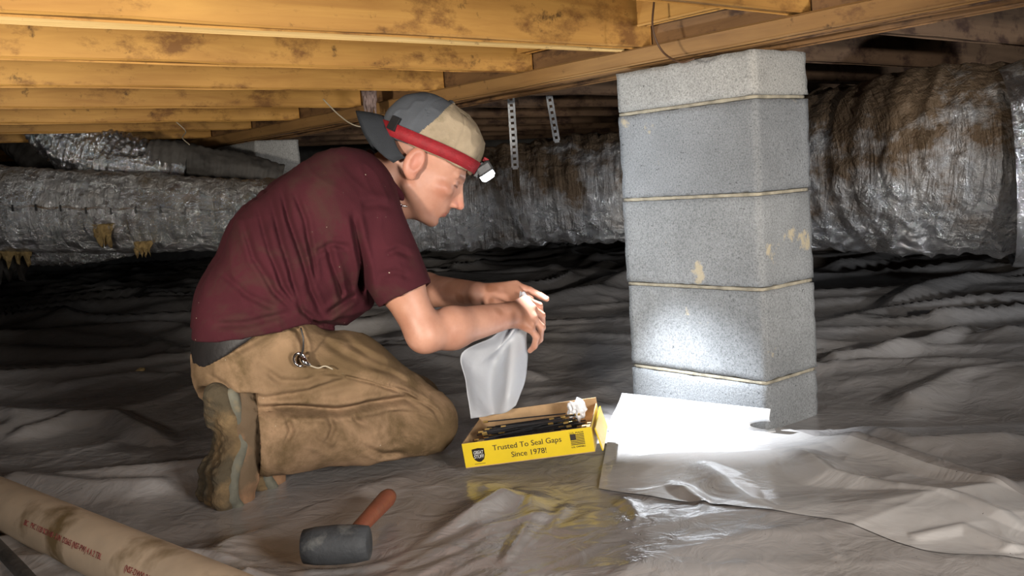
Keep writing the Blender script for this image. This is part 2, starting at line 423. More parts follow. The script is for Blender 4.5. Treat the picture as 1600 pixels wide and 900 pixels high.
ang = np.radians(np.linspace(50, -50, 620)); rad = 0.75*np.exp(np.linspace(0, math.log(9.5/0.75), 470))
A_, R_ = np.meshgrid(ang, rad); FX = R_*np.sin(A_); FY = R_*np.cos(A_)
me = grid_mesh(FX, FY, ground(FX, FY), 'floor')
fl = link('floor', me, M_sheet); fl['kind'] = 'structure'
fl['label'] = 'crumpled milky plastic ground cover'
bm = bmesh.new(); box_bm(bm, (0, 3.5, -0.16), XYZ, (6.5, 7, 0.1))
so = link('floor_soil', from_bm(bm, 'floor_soil'), M_soil); so['kind'] = 'structure'
# ---- back and side foundation walls
for nm, c, hx, hy in (('wall_back', (0, 8.6, 0.5), 6.5, 0.1), ('wall_left', (-5.8, 4, 0.5), 0.1, 4.6), ('wall_right', (5.8, 4, 0.5), 0.1, 4.6)):
    bm = bmesh.new(); box_bm(bm, c, XYZ, (hx, hy, 0.68)); o = link(nm, from_bm(bm, nm), M_wall); o['kind'] = 'structure'
bm = bmesh.new()
Z_J = 0.856; JH = 0.235; Z_S = Z_J+JH
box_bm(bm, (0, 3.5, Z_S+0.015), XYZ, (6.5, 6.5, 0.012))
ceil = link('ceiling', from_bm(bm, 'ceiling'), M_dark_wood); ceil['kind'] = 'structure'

# ---- joists (each a piece of the ceiling), both sides of the girder
def board_mesh(L, hw, hh, name, seed=0, wane=0.004):
    """rough sawn board along local +X from 0 to L"""
    rr = random.Random(seed); n = max(int(L/0.12), 2); V = []
    sec = [(-hw, -hh), (hw, -hh), (hw, hh), (-hw, hh)]
    bm = bmesh.new(); rings = []
    for i in range(n+1):
        x = L*i/n; ring = []
        for (y, z) in sec:
            w1 = wane*(mnoise.noise(Vector((x*5+seed, y*30, z*10)))+0.3*rr.uniform(-1, 1))
            for (dy, dz) in (((0.003 if y < 0 else -0.003), 0), (0, (0.003 if z < 0 else -0.003))) if (y*z > 0) else ((0, (0.003 if z < 0 else -0.003)), ((0.003 if y < 0 else -0.003), 0)):
                ring.append(bm.verts.new((x, y+dy*1.2, z+dz*1.2+w1*0.6)))
        rings.append(ring)
    k = len(rings[0])
    for i in range(n):
        for j in range(k):
            bm.faces.new((rings[i][j], rings[i][(j+1) % k], rings[i+1][(j+1) % k], rings[i+1][j]))
    bm.faces.new(rings[0][::-1]); bm.faces.new(rings[-1])
    bmesh.ops.recalc_face_normals(bm, faces=bm.faces)
    return from_bm(bm, name)
jm = [board_mesh(4.2, 0.019, JH/2, 'floor_joist', s) for s in (1, 2, 3)]
for m_ in jm: m_.materials.append(M_joist)
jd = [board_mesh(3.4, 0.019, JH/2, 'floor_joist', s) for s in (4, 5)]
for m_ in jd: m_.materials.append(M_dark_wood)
GF = 0.050; GT = 0.115                                     # girder near face offset and thickness
ts = [-0.95, -0.52, -0.09, 0.334, 0.76, 1.168, 1.654, 2.106, 2.53, 2.95, 3.38, 3.8, 4.25]
for i, t in enumerate(ts):
    o = bpy.data.objects.new('floor_joist', jm[i % 3]); col.objects.link(o); o.parent = ceil
    o.location = Vector(at(t, GF-0.004, Z_J+JH/2+rnd.uniform(-0.003, 0.003))); o.rotation_euler = (0, 0, math.atan2(-DV[1], -DV[0])+rnd.uniform(-0.004, 0.004))
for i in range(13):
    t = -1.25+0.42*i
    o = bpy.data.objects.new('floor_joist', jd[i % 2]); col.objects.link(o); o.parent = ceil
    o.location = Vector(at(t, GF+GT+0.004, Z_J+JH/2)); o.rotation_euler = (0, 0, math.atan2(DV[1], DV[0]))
# pale furring strip running along the third joist
sm = board_mesh(2.6, 0.010, 0.016, 'furring_strip', 9, 0.002); sm.materials.append(M_pale)
o = bpy.data.objects.new('furring_strip', sm); col.objects.link(o); o.parent = ceil
o.location = Vector(at(0.334+0.055, GF-0.03, Z_J+0.012)); o.rotation_euler = (0, 0, math.atan2(-DV[1], -DV[0]))
# solid blocking between joists at the girder
for t in (0.12, 0.55):
    m_ = board_mesh(0.36, 0.019, 0.09, 'blocking', int(t*10)); m_.materials.append(M_joist)
    o = bpy.data.objects.new('blocking', m_); col.objects.link(o); o.parent = ceil
    o.location = Vector(at(t-0.18, GF-0.05, Z_J+0.13)); o.rotation_euler = (0, 0, math.atan2(DU[1], DU[0]))

# ---- girder
gird = empty('girder', at(0, GF, 0.806), 'long rough brown wooden beam running over the block piers', 'beam')
for k in range(3):
    m_ = board_mesh(7.4, 0.018, 0.118-0.002*k, 'beam_ply', 20+k, 0.006); m_.materials.append(M_beam)
    o = bpy.data.objects.new('beam_ply', m_); col.objects.link(o); o.parent = gird
    off = Vector(at(-1.9, GF+0.019+0.0385*k, 0.806+0.125+(0.0 if k == 0 else 0.004*k)))
    o.location = off-gird.location; o.rotation_euler = (0, 0, math.atan2(DU[1], DU[0]))
for v in (GF-0.021, GF+GT+0.021):
    m_ = board_mesh(7.4, 0.019, 0.020, 'ledger_strip', 31, 0.003); m_.materials.append(M_pale if v < GF else M_beam)
    m_.materials[0] = M_beam if v > GF else wood('ledger wood', (0.33, 0.18, 0.06), (0.20, 0.10, 0.035), (0.12, 0.05, 0.02), 0.6)
    o = bpy.data.objects.new('ledger_strip', m_); col.objects.link(o); o.parent = gird
    o.location = Vector(at(-1.9, v, 0.806+0.028))-gird.location; o.rotation_euler = (0, 0, math.atan2(DU[1], DU[0]))

# ---- block piers
def block_mesh(a, b, h, seed, name='concrete_block'):
    """rounded rough block: a along DU, b along DV, local origin at centre"""
    nx, ny, nz = 22, 12, max(int(h/0.016), 5)
    bm = bmesh.new(); bmesh.ops.create_cube(bm, size=1)
    bmesh.ops.subdivide_edges(bm, edges=[e for e in bm.edges if abs(e.verts[0].co.x-e.verts[1].co.x) > 0.5], cuts=nx, use_grid_fill=True)
    bmesh.ops.subdivide_edges(bm, edges=[e for e in bm.edges if abs(e.verts[0].co.y-e.verts[1].co.y) > 0.5], cuts=ny, use_grid_fill=True)
    bmesh.ops.subdivide_edges(bm, edges=[e for e in bm.edges if abs(e.verts[0].co.z-e.verts[1].co.z) > 0.5], cuts=nz, use_grid_fill=True)
    for v in bm.verts:
        p = Vector((v.co.x*a, v.co.y*b, v.co.z*h)); q = p*30+Vector((seed*7.7, 0, 0))
        ex = sum(1 for c in v.co if abs(c) > 0.495)
        n = mnoise.noise(q)*0.0012 + mnoise.noise(q*3)*0.0008
        k = 1.0
        if ex >= 2: n -= 0.0016+max(0, mnoise.noise(q*1.3))*0.004
        d = Vector((math.copysign(1, v.co.x)*(abs(v.co.x) > .495), math.copysign(1, v.co.y)*(abs(v.co.y) > .495), math.copysign(1, v.co.z)*(abs(v.co.z) > .495)))
        v.co = p + d*n
    me = from_bm(bm, name, True); return me
def pier(u, label, courses, group=None):
    r = empty('block_pier', at(u+0.2, 0.097, 0), label, 'pier', group)
    z = 0.806; th = math.atan2(DU[1], DU[0])
    for i, h in enumerate(courses):
        m_ = block_mesh(0.397, 0.194, h-0.007, i+u*10); m_.materials.append(M_cap if i == 0 else M_block)
        o = bpy.data.objects.new('concrete_block', m_); col.objects.link(o); o.parent = r
        c = Vector(at(u+0.1985+(-0.002 if i % 2 else 0.0), 0.097+(0.003 if i == 0 else 0), z-h/2)); o.location = c-r.location; o.rotation_euler = (0, 0, th+(0.004 if i == 2 else 0))
        z -= h
        # uneven mortar bed under the block
        mm = block_mesh(0.392, 0.189, 0.010, 50+i, 'mortar_joint'); mm.materials.append(M_mortar)
        o = bpy.data.objects.new('mortar_joint', mm); col.objects.link(o); o.parent = r; o.location = Vector(at(u+0.1985, 0.097, z))-r.location; o.rotation_euler = (0, 0, th)
    return r
pier(0, 'grey concrete block pier in front, carrying the beam beside the crouching man', [0.102, 0.203, 0.203, 0.203, 0.203])
pier(2.40, 'distant dim grey block pier under the beam at the left', [0.203, 0.203, 0.203, 0.203])

# ================================================================== DUCTS
def duct_mesh(path, radii, name, ns=260, seg=96, seed=0.0, helix=0.035, amp=0.006, sag=0.0, squash=1.0):
    c = spline(path, ns); rr = np.interp(np.linspace(0, 1, ns+1), np.linspace(0, 1, len(radii)), radii)
    T = np.gradient(c, axis=0); T /= np.linalg.norm(T, axis=1)[:, None]
    L = np.concatenate([[0], np.cumsum(np.linalg.norm(np.diff(c, axis=0), axis=1))])
    u = np.cross(T, [0, 0, 1.0]); u /= np.linalg.norm(u, axis=1)[:, None]; v = np.cross(u, T)
    th = np.linspace(0, 2*PI, seg, endpoint=False)
    S, TH = np.meshgrid(L, th, indexing='ij')
    cx, cy = np.cos(TH), np.sin(TH)
    w1 = vnoise(S*7+seed, cx*1.6+8, cy*1.6+8)
    rg = (1-np.abs(vnoise(S*16+seed+w1*0.8, cx*1.3+4, cy*1.3+4)))**3
    rg2 = (1-np.abs(vnoise(S*34+seed, cx*3+4, cy*3+9)))**4
    rg3 = (1-np.abs(vnoise(S*6+seed, cx*6+14, cy*6+9)))**4
    R = rr[:, None]*(1+0.03*w1) + amp*(rg*1.5+rg2*0.7+rg3*0.9) + amp*0.5*np.cos(S*2*PI/helix+TH)
    X = c[:, None, :] + u[:, None, :]*(R*cx)[..., None] + v[:, None, :]*(R*cy*squash)[..., None]
    n, m = S.shape; V = X.reshape(-1, 3); idx = np.arange(n*m).reshape(n, m); nx = np.roll(idx, -1, 1)
    Fq = np.stack([idx[:-1], nx[:-1], nx[1:], idx[1:]], -1).reshape(-1, 4)
    return from_np(name, V, Fq), c, rr
def tuft(c, w_, h_, seed, name, parent, mat=M_insul):
    """ragged hanging scrap of fibre"""
    rr = random.Random(seed); bm = bmesh.new(); n = 14; top = []; rows = []
    for j in range(7):
        row = []
        for i in range(n+1):
            s = i/n; edge = 0.45+0.55*abs(math.sin(s*9+seed))*(0.6+0.4*rr.random())
            z = -h_*(j/6)*edge
            x = (s-0.5)*w_*(1-0.35*j/6)
            y = 0.008*math.sin(s*7+j)+0.01*rr.uniform(-1, 1)
            row.append(bm.verts.new(Vector(c)+Vector((x, y, z))))
        rows.append(row)
    for a, b in zip(rows, rows[1:]):
        for i in range(n): bm.faces.new((a[i], a[i+1], b[i+1], b[i]))
    r = bmesh.ops.solidify(bm, geom=list(bm.faces), thickness=0.010)
    return link(name, from_bm(bm, name, True), mat, parent)

Yd = 3.3
_pl = P(-220, 318, 3.35)
pathL = [_pl+np.array([-1.4, 0.15, -0.03]), _pl+np.array([-0.7, 0.07, -0.02]), _pl, P(-60, 322, 3.3), P(90, 330, Yd), P(250, 333, Yd), P(400, 336, 3.3), P(470, 338, 3.36), P(545, 339, 3.48)]
d1 = empty('foil_duct', P(100, 330, Yd), 'foil wrapped round duct hanging at the left behind the man', 'duct')
me, cL, rL = duct_mesh(pathL, [0.150, 0.150, 0.150, 0.145, 0.140, 0.128, 0.118, 0.120, 0.125], 'foil_jacket', 420, 96, 3.0, 0.05, 0.0035)
fj = link('foil_jacket', me, M_foil, d1)
# taped seam along the duct facing the camera
sp = []
for i in range(0, len(cL), 3):
    a = cL[i]; r_ = rL[i]+0.006
    sp.append(a+np.array([0, -math.cos(0.12), math.sin(0.12)])*r_ + np.array([0, 0, 0.004*math.sin(i*0.4)]))
link('seam', tube(sp, 0.0035, 6, name='seam'), M_foil_dirty, d1)
bm = bmesh.new()
for i in range(6, len(sp)-3, 4):
    a = sp[i]; box_bm(bm, a+np.array([0, -0.003, -0.004]), XYZ, (0.0025, 0.003, 0.011))
stp = link('staples', from_bm(bm, 'staples'), M_black, d1); stp['kind'] = 'stuff'
tuft(P(160, 350, 3.16), 0.075, 0.085, 3, 'torn_insulation', d1)
tuft(P(222, 377, 3.2), 0.07, 0.06, 8, 'torn_insulation', d1)
# ragged lower wrap hanging under the duct
low, cc, _ = duct_mesh([P(-220, 378, 3.42), P(-40, 386, 3.4), P(120, 388, 3.4), P(240, 378, 3.4)], [0.060, 0.060, 0.052, 0.025], 'torn_wrap', 120, 48, 9.0, 0.03, 0.005)
link('torn_wrap', low, M_foil_dirty, d1)
tuft(P(20, 372, 3.28), 0.15, 0.11, 12, 'torn_insulation', d1)
tuft(P(5, 395, 3.32), 0.20, 0.13, 15, 'torn_insulation', d1, M_darkinsul)

pathR = [P(566, 339, 3.55), P(640, 328, 3.70), P(760, 310, 3.72), P(905, 296, 3.66), P(1060, 284, 3.5), P(1200, 276, 3.25), P(1330, 262, 3.02), P(1450, 252, 2.85), P(1600, 250, 2.72), P(1800, 262, 2.6)]
d2 = empty('insulated_duct', P(1450, 250, 2.85), 'large dusty insulated flexible duct bulging behind and right of the block pier', 'duct')
me, cR, rR = duct_mesh(pathR, [0.14, 0.155, 0.185, 0.197, 0.20, 0.225, 0.25, 0.262, 0.262, 0.26], 'duct_jacket', 420, 128, 21.0, 0.07, 0.0075)
link('duct_jacket', me, M_foil_dirty, d2)
# bright foil collar at the right edge
me, _, _ = duct_mesh([P(1572, 262, 2.70), P(1620, 258, 2.67), P(1800, 262, 2.56)], [0.268, 0.278, 0.28], 'foil_collar', 40, 128, 30.0, 0.07, 0.005)
link('foil_collar', me, M_foil_clean, d2)
me, _, _ = duct_mesh([P(1440, 150, 2.9), P(1520, 158, 2.76), P(1640, 190, 2.66), P(1780, 215, 2.55)], [0.03, 0.055, 0.07, 0.07], 'branch_duct', 60, 48, 41.0, 0.03, 0.006)
t = link('foil_branch_duct', me, M_foil_dirty); tag(t, 'crumpled foil pipe lying over the top of the big duct at the right edge', 'duct')

# foil elbow upper left and the dark duct leading from it
me, _, _ = duct_mesh([P(40, 150, 3.9), P(90, 195, 3.8), P(140, 235, 3.7), P(215, 262, 3.62), P(300, 275, 3.62)], [0.11, 0.11, 0.10, 0.09, 0.08], 'foil_elbow_duct', 200, 110, 51.0, 0.028, 0.010)
t = link('foil_elbow_duct', me, M_foil_clean); tag(t, 'shiny crinkled foil elbow duct dropping from the joists at upper left', 'duct')
me, _, _ = duct_mesh([P(-120, 150, 4.3), P(-10, 190, 4.2), P(55, 235, 4.1), P(95, 300, 4.1)], [0.085, 0.085, 0.085, 0.08], 'dark_duct', 80, 48, 61.0, 0.03, 0.004)
t = link('dark_duct', me, M_darkinsul); tag(t, 'dark wrapped duct just left of the shiny foil elbow', 'duct')
me, _, _ = duct_mesh([P(238, 243, 3.60), P(270, 248, 3.60), P(330, 258, 3.62), P(400, 270, 3.64), P(440, 280, 3.66)], [0.06, 0.065, 0.06, 0.055, 0.05], 'flexible_duct', 100, 48, 71.0, 0.03, 0.004)
t = link('flexible_duct', me, M_darkinsul); tag(t, 'dull dark flexible duct lying on top of the left foil duct', 'duct')

# perforated hanger straps
def strap(top, bot, Y, wd, label, n):
    r = empty('hanger_strap', P(*top, Y), label, 'strap', None)
    a = P(*top, Y); b = P(*bot, Y-0.02); L = np.linalg.norm(b-a); d = (b-a)/L
    bm = bmesh.new(); e = np.cross(d, [0, 1, 0]); e /= np.linalg.norm(e)
    # ladder-like band: two rails and the webs between the holes
    for s in (-1, 1): box_bm(bm, a+d*L/2+e*s*wd*0.36, (d, e, np.cross(d, e)), (L/2, wd*0.14, 0.0012))
    k = n
    for i in range(k+1): box_bm(bm, a+d*(L*i/k), (d, e, np.cross(d, e)), (L/k*0.27, wd*0.36, 0.0012))
    link('perforated_band', from_bm(bm, 'perforated_band'), M_steel, r)
    bm = bmesh.new(); box_bm(bm, a+d*0.02+np.array([0, -0.004, 0]), (d, e, np.cross(d, e)), (0.005, 0.005, 0.004), 0.001)
    link('screw', from_bm(bm, 'screw'), M_steel, r)
    return r
hst = strap((797, 132), (805, 262), 3.44, 0.026, 'longer perforated metal strap nearer the man, holding up the duct', 14)
bm = bmesh.new(); pts = spline([P(805, 258, 3.425), P(808, 300, 3.44), P(816, 340, 3.47), P(830, 372, 3.53)], 24)
rw = [[bm.verts.new(p+np.array([s*0.013, y, 0])) for s, y in ((-1, 0), (1, 0), (1, 0.002), (-1, 0.002))] for p in pts]
for a, b in zip(rw, rw[1:]):
    for i in range(4): bm.faces.new((a[i], a[(i+1) % 4], b[(i+1) % 4], b[i]))
link('duct_band', from_bm(bm, 'duct_band'), M_foil_dirty, hst)
strap((855, 132), (870, 220), 3.52, 0.024, 'shorter perforated metal strap between the man and the pier', 9)

# wires
def wire(name, pts, r, mat, label, cat='wire'):
    o = link(name, tube(spline(pts, 40), r, 6, name=name), mat); return tag(o, label, cat)
M_wire = simple('brown wire', (0.08, 0.04, 0.02), 0.6, var=0.1, bmp=0)
M_wirep = simple('pale wire', (0.35, 0.30, 0.22), 0.6, var=0.1, bmp=0)
wire('cable', [P(1022, 0, 2.08), P(1020, 45, 2.06), P(1035, 80, 2.05), P(1062, 97, 2.0), P(1085, 92, 1.98)], 0.0022, M_wire, 'thin dark cable drooping from the beam at the top of the pier')
wire('cable', [P(505, 155, 3.0), P(530, 180, 2.98), P(555, 196, 2.95), P(590, 200, 2.93)], 0.0022, M_wirep, 'pale thin wire hanging just behind the cap brim')
wire('cable', [P(275, 190, 3.5), P(290, 205, 3.5), P(285, 215, 3.45), P(296, 226, 3.42)], 0.002, M_wirep, 'short thin wire dangling beside the foil elbow duct')
M_pink = simple('pinkish torn paper', (0.30, 0.22, 0.20), 0.9, var=0.2, bmp=0.4)
o = tuft(P(576, 140, 2.98), 0.05, 0.11, 5, 'torn_paper', None, M_pink); tag(o, 'torn pinkish paper scrap hanging above the cap brim', 'scrap')

# ================================================================== SDF TOOLKIT
f32 = np.float32
def v3(p): return np.array(p, f32)
def cap(Q, a, b, ra, rb):
    a = v3(a); b = v3(b); ab = b-a; q = Q-a
    t = np.clip((q@ab)/max(float(ab@ab), 1e-12), 0, 1)
    return np.sqrt(((q-t[:, None]*ab)**2).sum(1)) - (ra+(rb-ra)*t)
def sph(Q, c, r): return np.sqrt(((Q-v3(c))**2).sum(1))-r
def ell(Q, c, r, R=None):
    q = Q-v3(c)
    if R is not None: q = q@R.astype(f32)
    r = v3(r); k0 = np.sqrt(((q/r)**2).sum(1)); k1 = np.sqrt(((q/(r*r))**2).sum(1))+1e-9
    return k0*(k0-1)/k1
def smin(a, b, k):
    h = np.clip(0.5+0.5*(b-a)/k, 0, 1); return b+(a-b)*h-k*h*(1-h)
def smax(a, b, k): return -smin(-a, -b, k)
def mesh_sdf(f, lo, hi, h, name, coarse=4, margin=1.9):
    lo = np.array(lo, f32); n = np.ceil((np.array(hi)-lo)/(h*coarse)).astype(int)+1
    hc = h*coarse
    g = np.stack(np.meshgrid(*[lo[i]+hc*(np.arange(n[i])+0.5) for i in range(3)], indexing='ij'), -1).reshape(-1, 3).astype(f32)
    dc = f(g).reshape(n)
    band = np.abs(dc) < hc*margin
    N3 = n*coarse
    D = np.repeat(np.repeat(np.repeat(np.where(dc > 0, 1, -1).astype(f32)*h*3, coarse, 0), coarse, 1), coarse, 2)
    mk = np.repeat(np.repeat(np.repeat(band, coarse, 0), coarse, 1), coarse, 2)
    ijk = np.argwhere(mk)
    pts = (lo+(ijk+0.5)*h).astype(f32)
    val = np.empty(len(pts), f32)
    for s in range(0, len(pts), 400000): val[s:s+400000] = f(pts[s:s+400000])
    D[mk] = val
    D[0] = D[-1] = 1; D[:, 0] = D[:, -1] = 1; D[:, :, 0] = D[:, :, -1] = 1
    s = D < 0
    cnt = np.zeros(tuple(N3-1), np.int8)
    for a in (0, 1):
        for b in (0, 1):
            for c in (0, 1):
                cnt += s[a:N3[0]-1+a, b:N3[1]-1+b, c:N3[2]-1+c]
    act = (cnt > 0) & (cnt < 8); cells = np.argwhere(act); idx = np.full(act.shape, -1, np.int32); idx[act] = np.arange(len(cells))
    i, j, k = cells.T; acc = np.zeros((len(cells), 3), f32); w_ = np.zeros(len(cells), f32)
    cs = [(a, b, c) for a in (0, 1) for b in (0, 1) for c in (0, 1)]
    cv = {q: D[i+q[0], j+q[1], k+q[2]] for q in cs}
    for q in cs:
        for ax in range(3):
            if q[ax] == 0:
                p = list(q); p[ax] = 1; p = tuple(p); va, vb = cv[q], cv[p]
                x = (va < 0) != (vb < 0); t = np.where(x, va/(va-vb+1e-12), 0)
                e = np.tile(np.array(q, f32), (len(cells), 1)); e[:, ax] = t
                acc[x] += e[x]; w_[x] += 1
    V = lo+(cells+0.5+acc/w_[:, None])*h
    Fs = []
    for ax in range(3):
        o1, o2 = [(1, 2), (2, 0), (0, 1)][ax]
        sl = [slice(1, N3[q]-1) for q in range(3)]; sl2 = list(sl); sl[ax] = slice(0, N3[ax]-1); sl2 = list(sl); sl2[ax] = slice(1, N3[ax])
        a = s[tuple(sl)]; b = s[tuple(sl2)]
        e = np.argwhere(a != b); inside = a[a != b]
        base = e.copy(); off = np.array([1, 1, 1]); off[ax] = 0; base = e+off
        def cid(d1, d2):
            q = base.copy(); q[:, o1] -= d1; q[:, o2] -= d2; return idx[q[:, 0], q[:, 1], q[:, 2]]
        quad = np.stack([cid(1, 1), cid(0, 1), cid(0, 0), cid(1, 0)], 1)
        quad[~inside] = quad[~inside][:, ::-1]
        Fs.append(quad)
    Fq = np.concatenate(Fs); Fq = Fq[(Fq >= 0).all(1)]
    return V, Fq
def sdf_obj(name, f, lo, hi, h, mat, parent, attr=None, relax=1, coarse=4):
    V, Fq = mesh_sdf(f, lo, hi, h, name, coarse)
    if relax:   # light smoothing removes the grid stepping
        for _ in range(relax):
            acc = np.zeros_like(V, dtype=np.float64); cn = np.zeros(len(V))
            for a, b in ((0, 1), (1, 2), (2, 3), (3, 0)):
                for q in range(3):
                    acc[:, q] += np.bincount(Fq[:, a], V[Fq[:, b], q], len(V)) + np.bincount(Fq[:, b], V[Fq[:, a], q], len(V))
                cn += np.bincount(Fq[:, a], minlength=len(V)) + np.bincount(Fq[:, b], minlength=len(V))
            V = V*0.5 + 0.5*(acc/np.maximum(cn, 1)[:, None])
    me = from_np(name, V, Fq)
    if attr:
        an, fn = attr; val = fn(V.astype(f32))
        if val.ndim == 1:
            at_ = me.attributes.new(an, 'FLOAT', 'POINT'); at_.data.foreach_set('value', val.astype(f32))
        else:
            at_ = me.color_attributes.new(an, 'FLOAT_COLOR', 'POINT'); at_.data.foreach_set('color', np.concatenate([val, np.ones((len(val), 1))], 1).astype(f32).ravel())
    return link(name, me, mat, parent)

# ================================================================== THE MAN
FA = math.radians(20)
Fd = np.array([math.cos(FA), math.sin(FA), 0]); Ld = np.array([-math.sin(FA), math.cos(FA), 0])
man = empty('person', (-0.35, 1.95, 0.0), 'man kneeling in maroon T-shirt, tan work trousers and backward cap, holding a plastic scrap', 'person')
# joints
S1 = P(573, 340, 1.93); E1 = P(664, 522, 1.90); W1 = P(797, 492, 2.06)
S2 = P(562, 315, 2.24); E2 = P(632, 452, 2.40); W2 = P(745, 459, 2.20)
# head frame
EAR = P(651, 258, 2.08)
th = math.radians(32.5); yw = math.radians(8)
hf = np.array([math.cos(th)*math.cos(yw), math.cos(th)*math.sin(yw), -math.sin(th)])
hl = np.array([-math.sin(yw), math.cos(yw), 0]); hu = np.cross(hf, hl)
HR = np.stack([hf, hl, hu], 1)
HS = 0.995
def tl(Q): return ((Q-v3(EAR))@HR.astype(f32))/HS       # to head local
def fl_(p): return EAR + HR@(np.array(p, float)*HS)     # from head local
def head_sdf(Q):
    q = tl(Q); q[:, 1] = np.abs(q[:, 1]); q[:, 2] = np.where(q[:, 2] < -0.035, -0.035+(q[:, 2]+0.035)*1.13, q[:, 2])
    d = ell(q, (-0.002, 0, 0.048), (0.097, 0.076, 0.086))
    d = smin(d, ell(q, (0.058, 0, 0.030), (0.042, 0.060, 0.052)), 0.02)          # forehead
    d = smin(d, ell(q, (0.055, 0, -0.035), (0.052, 0.052, 0.070)), 0.025)        # face mass
    d = smin(d, ell(q, (0.020, 0, -0.030), (0.055, 0.060, 0.055)), 0.02)
    d = smin(d, cap(q, (0.000, 0.056, -0.052), (0.062, 0.022, -0.096), 0.013, 0.016), 0.022)  # jaw
    d = smin(d, ell(q, (0.083, 0, -0.098), (0.017, 0.022, 0.016)), 0.018)        # chin
    d = smin(d, ell(q, (0.073, 0.044, -0.018), (0.020, 0.017, 0.013)), 0.018)    # cheekbone
    d = smin(d, cap(q, (0.098, 0.010, 0.020), (0.083, 0.046, 0.020), 0.009, 0.007), 0.010)  # brow
    # eye socket and eye
    d = smax(d, -ell(q, (0.106, 0.034, 0.001), (0.0145, 0.016, 0.011)), 0.006)
    d = smin(d, ell(q, (0.0835, 0.032, -0.001), (0.0135, 0.0135, 0.0115)), 0.003)
    d = smin(d, cap(q, (0.0945, 0.020, 0.004), (0.090, 0.043, 0.002), 0.0032, 0.003), 0.003)   # upper lid
    d = smax(d, -cap(q, (0.0985, 0.020, -0.0015), (0.0915, 0.044, -0.002), 0.0013, 0.001), 0.0015)
    # nose
    d = smin(d, cap(q, (0.094, 0, 0.008), (0.106, 0, -0.034), 0.0085, 0.0135), 0.010)
    d = smin(d, cap(q, (0.100, 0, 0.010), (0.1235, 0, -0.030), 0.0070, 0.0085), 0.009)
    d = smin(d, ell(q, (0.1235, 0, -0.0345), (0.0105, 0.010, 0.0085)), 0.006)
    d = smin(d, ell(q, (0.110, 0.0125, -0.0385), (0.0115, 0.0065, 0.0075)), 0.004)
    d = smax(d, -ell(q, (0.1135, 0.0065, -0.0465), (0.005, 0.003, 0.004)), 0.002)
    # mouth
    d = smin(d, ell(q, (0.088, 0, -0.064), (0.019, 0.027, 0.019)), 0.012)
    d = smin(d, cap(q, (0.1055, 0, -0.0610), (0.0965, 0.019, -0.0655), 0.0052, 0.0028), 0.004)
    d = smin(d, cap(q, (0.1020, 0, -0.0725), (0.0945, 0.018, -0.0695), 0.0060, 0.0028), 0.004)
    d = smax(d, -cap(q, (0.1110, 0, -0.0668), (0.0985, 0.024, -0.0675), 0.0014, 0.0012), 0.002)
    d = smax(d, -ell(q, (0.1045, 0, -0.0845), (0.008, 0.016, 0.005)), 0.006)
    # ear: rim with hollow, lobe
    e = ell(q, (-0.010, 0.0805, 0.000), (0.0210, 0.0100, 0.034))
    e = smin(e, ell(q, (-0.003, 0.077, -0.028), (0.012, 0.008, 0.011)), 0.004)
    e = smax(e, -ell(q, (-0.006, 0.0925, 0.003), (0.0140, 0.0090, 0.0250)), 0.003)
    e = smin(e, ell(q, (0.008, 0.0765, -0.003), (0.004, 0.006, 0.007)), 0.003)
    d = smin(d, e, 0.004)
    return d*HS
NB = P(588, 290, 2.07)       # root of the neck
NH = fl_((-0.035, 0, -0.035))
def arm_sdf(Q, S, E, W, r=(0.050, 0.044, 0.038, 0.042, 0.028)):
    M1 = S+(E-S)*0.55; M2 = E+(W-E)*0.30
    d = cap(Q, S, M1, r[0], r[1]+0.003)
    d = smin(d, cap(Q, M1, E, r[1]+0.001, r[2]-0.003), 0.02)
    d = smin(d, cap(Q, E, M2, r[2]-0.002, r[3]), 0.02)
    d = smin(d, cap(Q, M2, W, r[3], r[4]), 0.02)
    return d
# hands: wrist, knuckles and finger chains given as joints
near_f = {
    'palm': [(W1, P(822, 470, 2.105)), (W1, P(830, 482, 2.09)), (W1, P(832, 497, 2.075)), (W1, P(828, 512, 2.06))],
    'fingers': [
        [P(822, 470, 2.105), P(842, 478, 2.125), P(845, 494, 2.145), P(838, 506, 2.155)],
        [P(830, 482, 2.09), P(846, 493, 2.105), P(847, 512, 2.125), P(838, 524, 2.135)],
        [P(832, 497, 2.075), P(845, 511, 2.085), P(843, 530, 2.10), P(834, 540, 2.11)],
        [P(828, 512, 2.06), P(838, 526, 2.065), P(835, 541, 2.075), P(828, 548, 2.085)]],
    'thumb': [P(806, 480, 2.09), P(820, 470, 2.125), P(832, 478, 2.15), P(835, 490, 2.16)]}
far_f = {
    'palm': [(W2, P(806, 446, 2.20)), (W2, P(808, 456, 2.185)), (W2, P(806, 467, 2.17)), (W2, P(800, 476, 2.16))],
    'fingers': [
        [P(806, 446, 2.20), P(828, 454, 2.19), P(844, 462, 2.18), P(854, 467, 2.175)],
        [P(808, 456, 2.185), P(828, 468, 2.165), P(828, 482, 2.16), P(817, 488, 2.165)],
        [P(806, 467, 2.17), P(823, 478, 2.15), P(820, 490, 2.155), P(810, 493, 2.165)],
        [P(800, 476, 2.16), P(814, 486, 2.145), P(811, 495, 2.15), P(802, 496, 2.16)]],
    'thumb': [P(765, 470, 2.17), P(788, 480, 2.14), P(806, 478, 2.13), P(818, 472, 2.13)]}
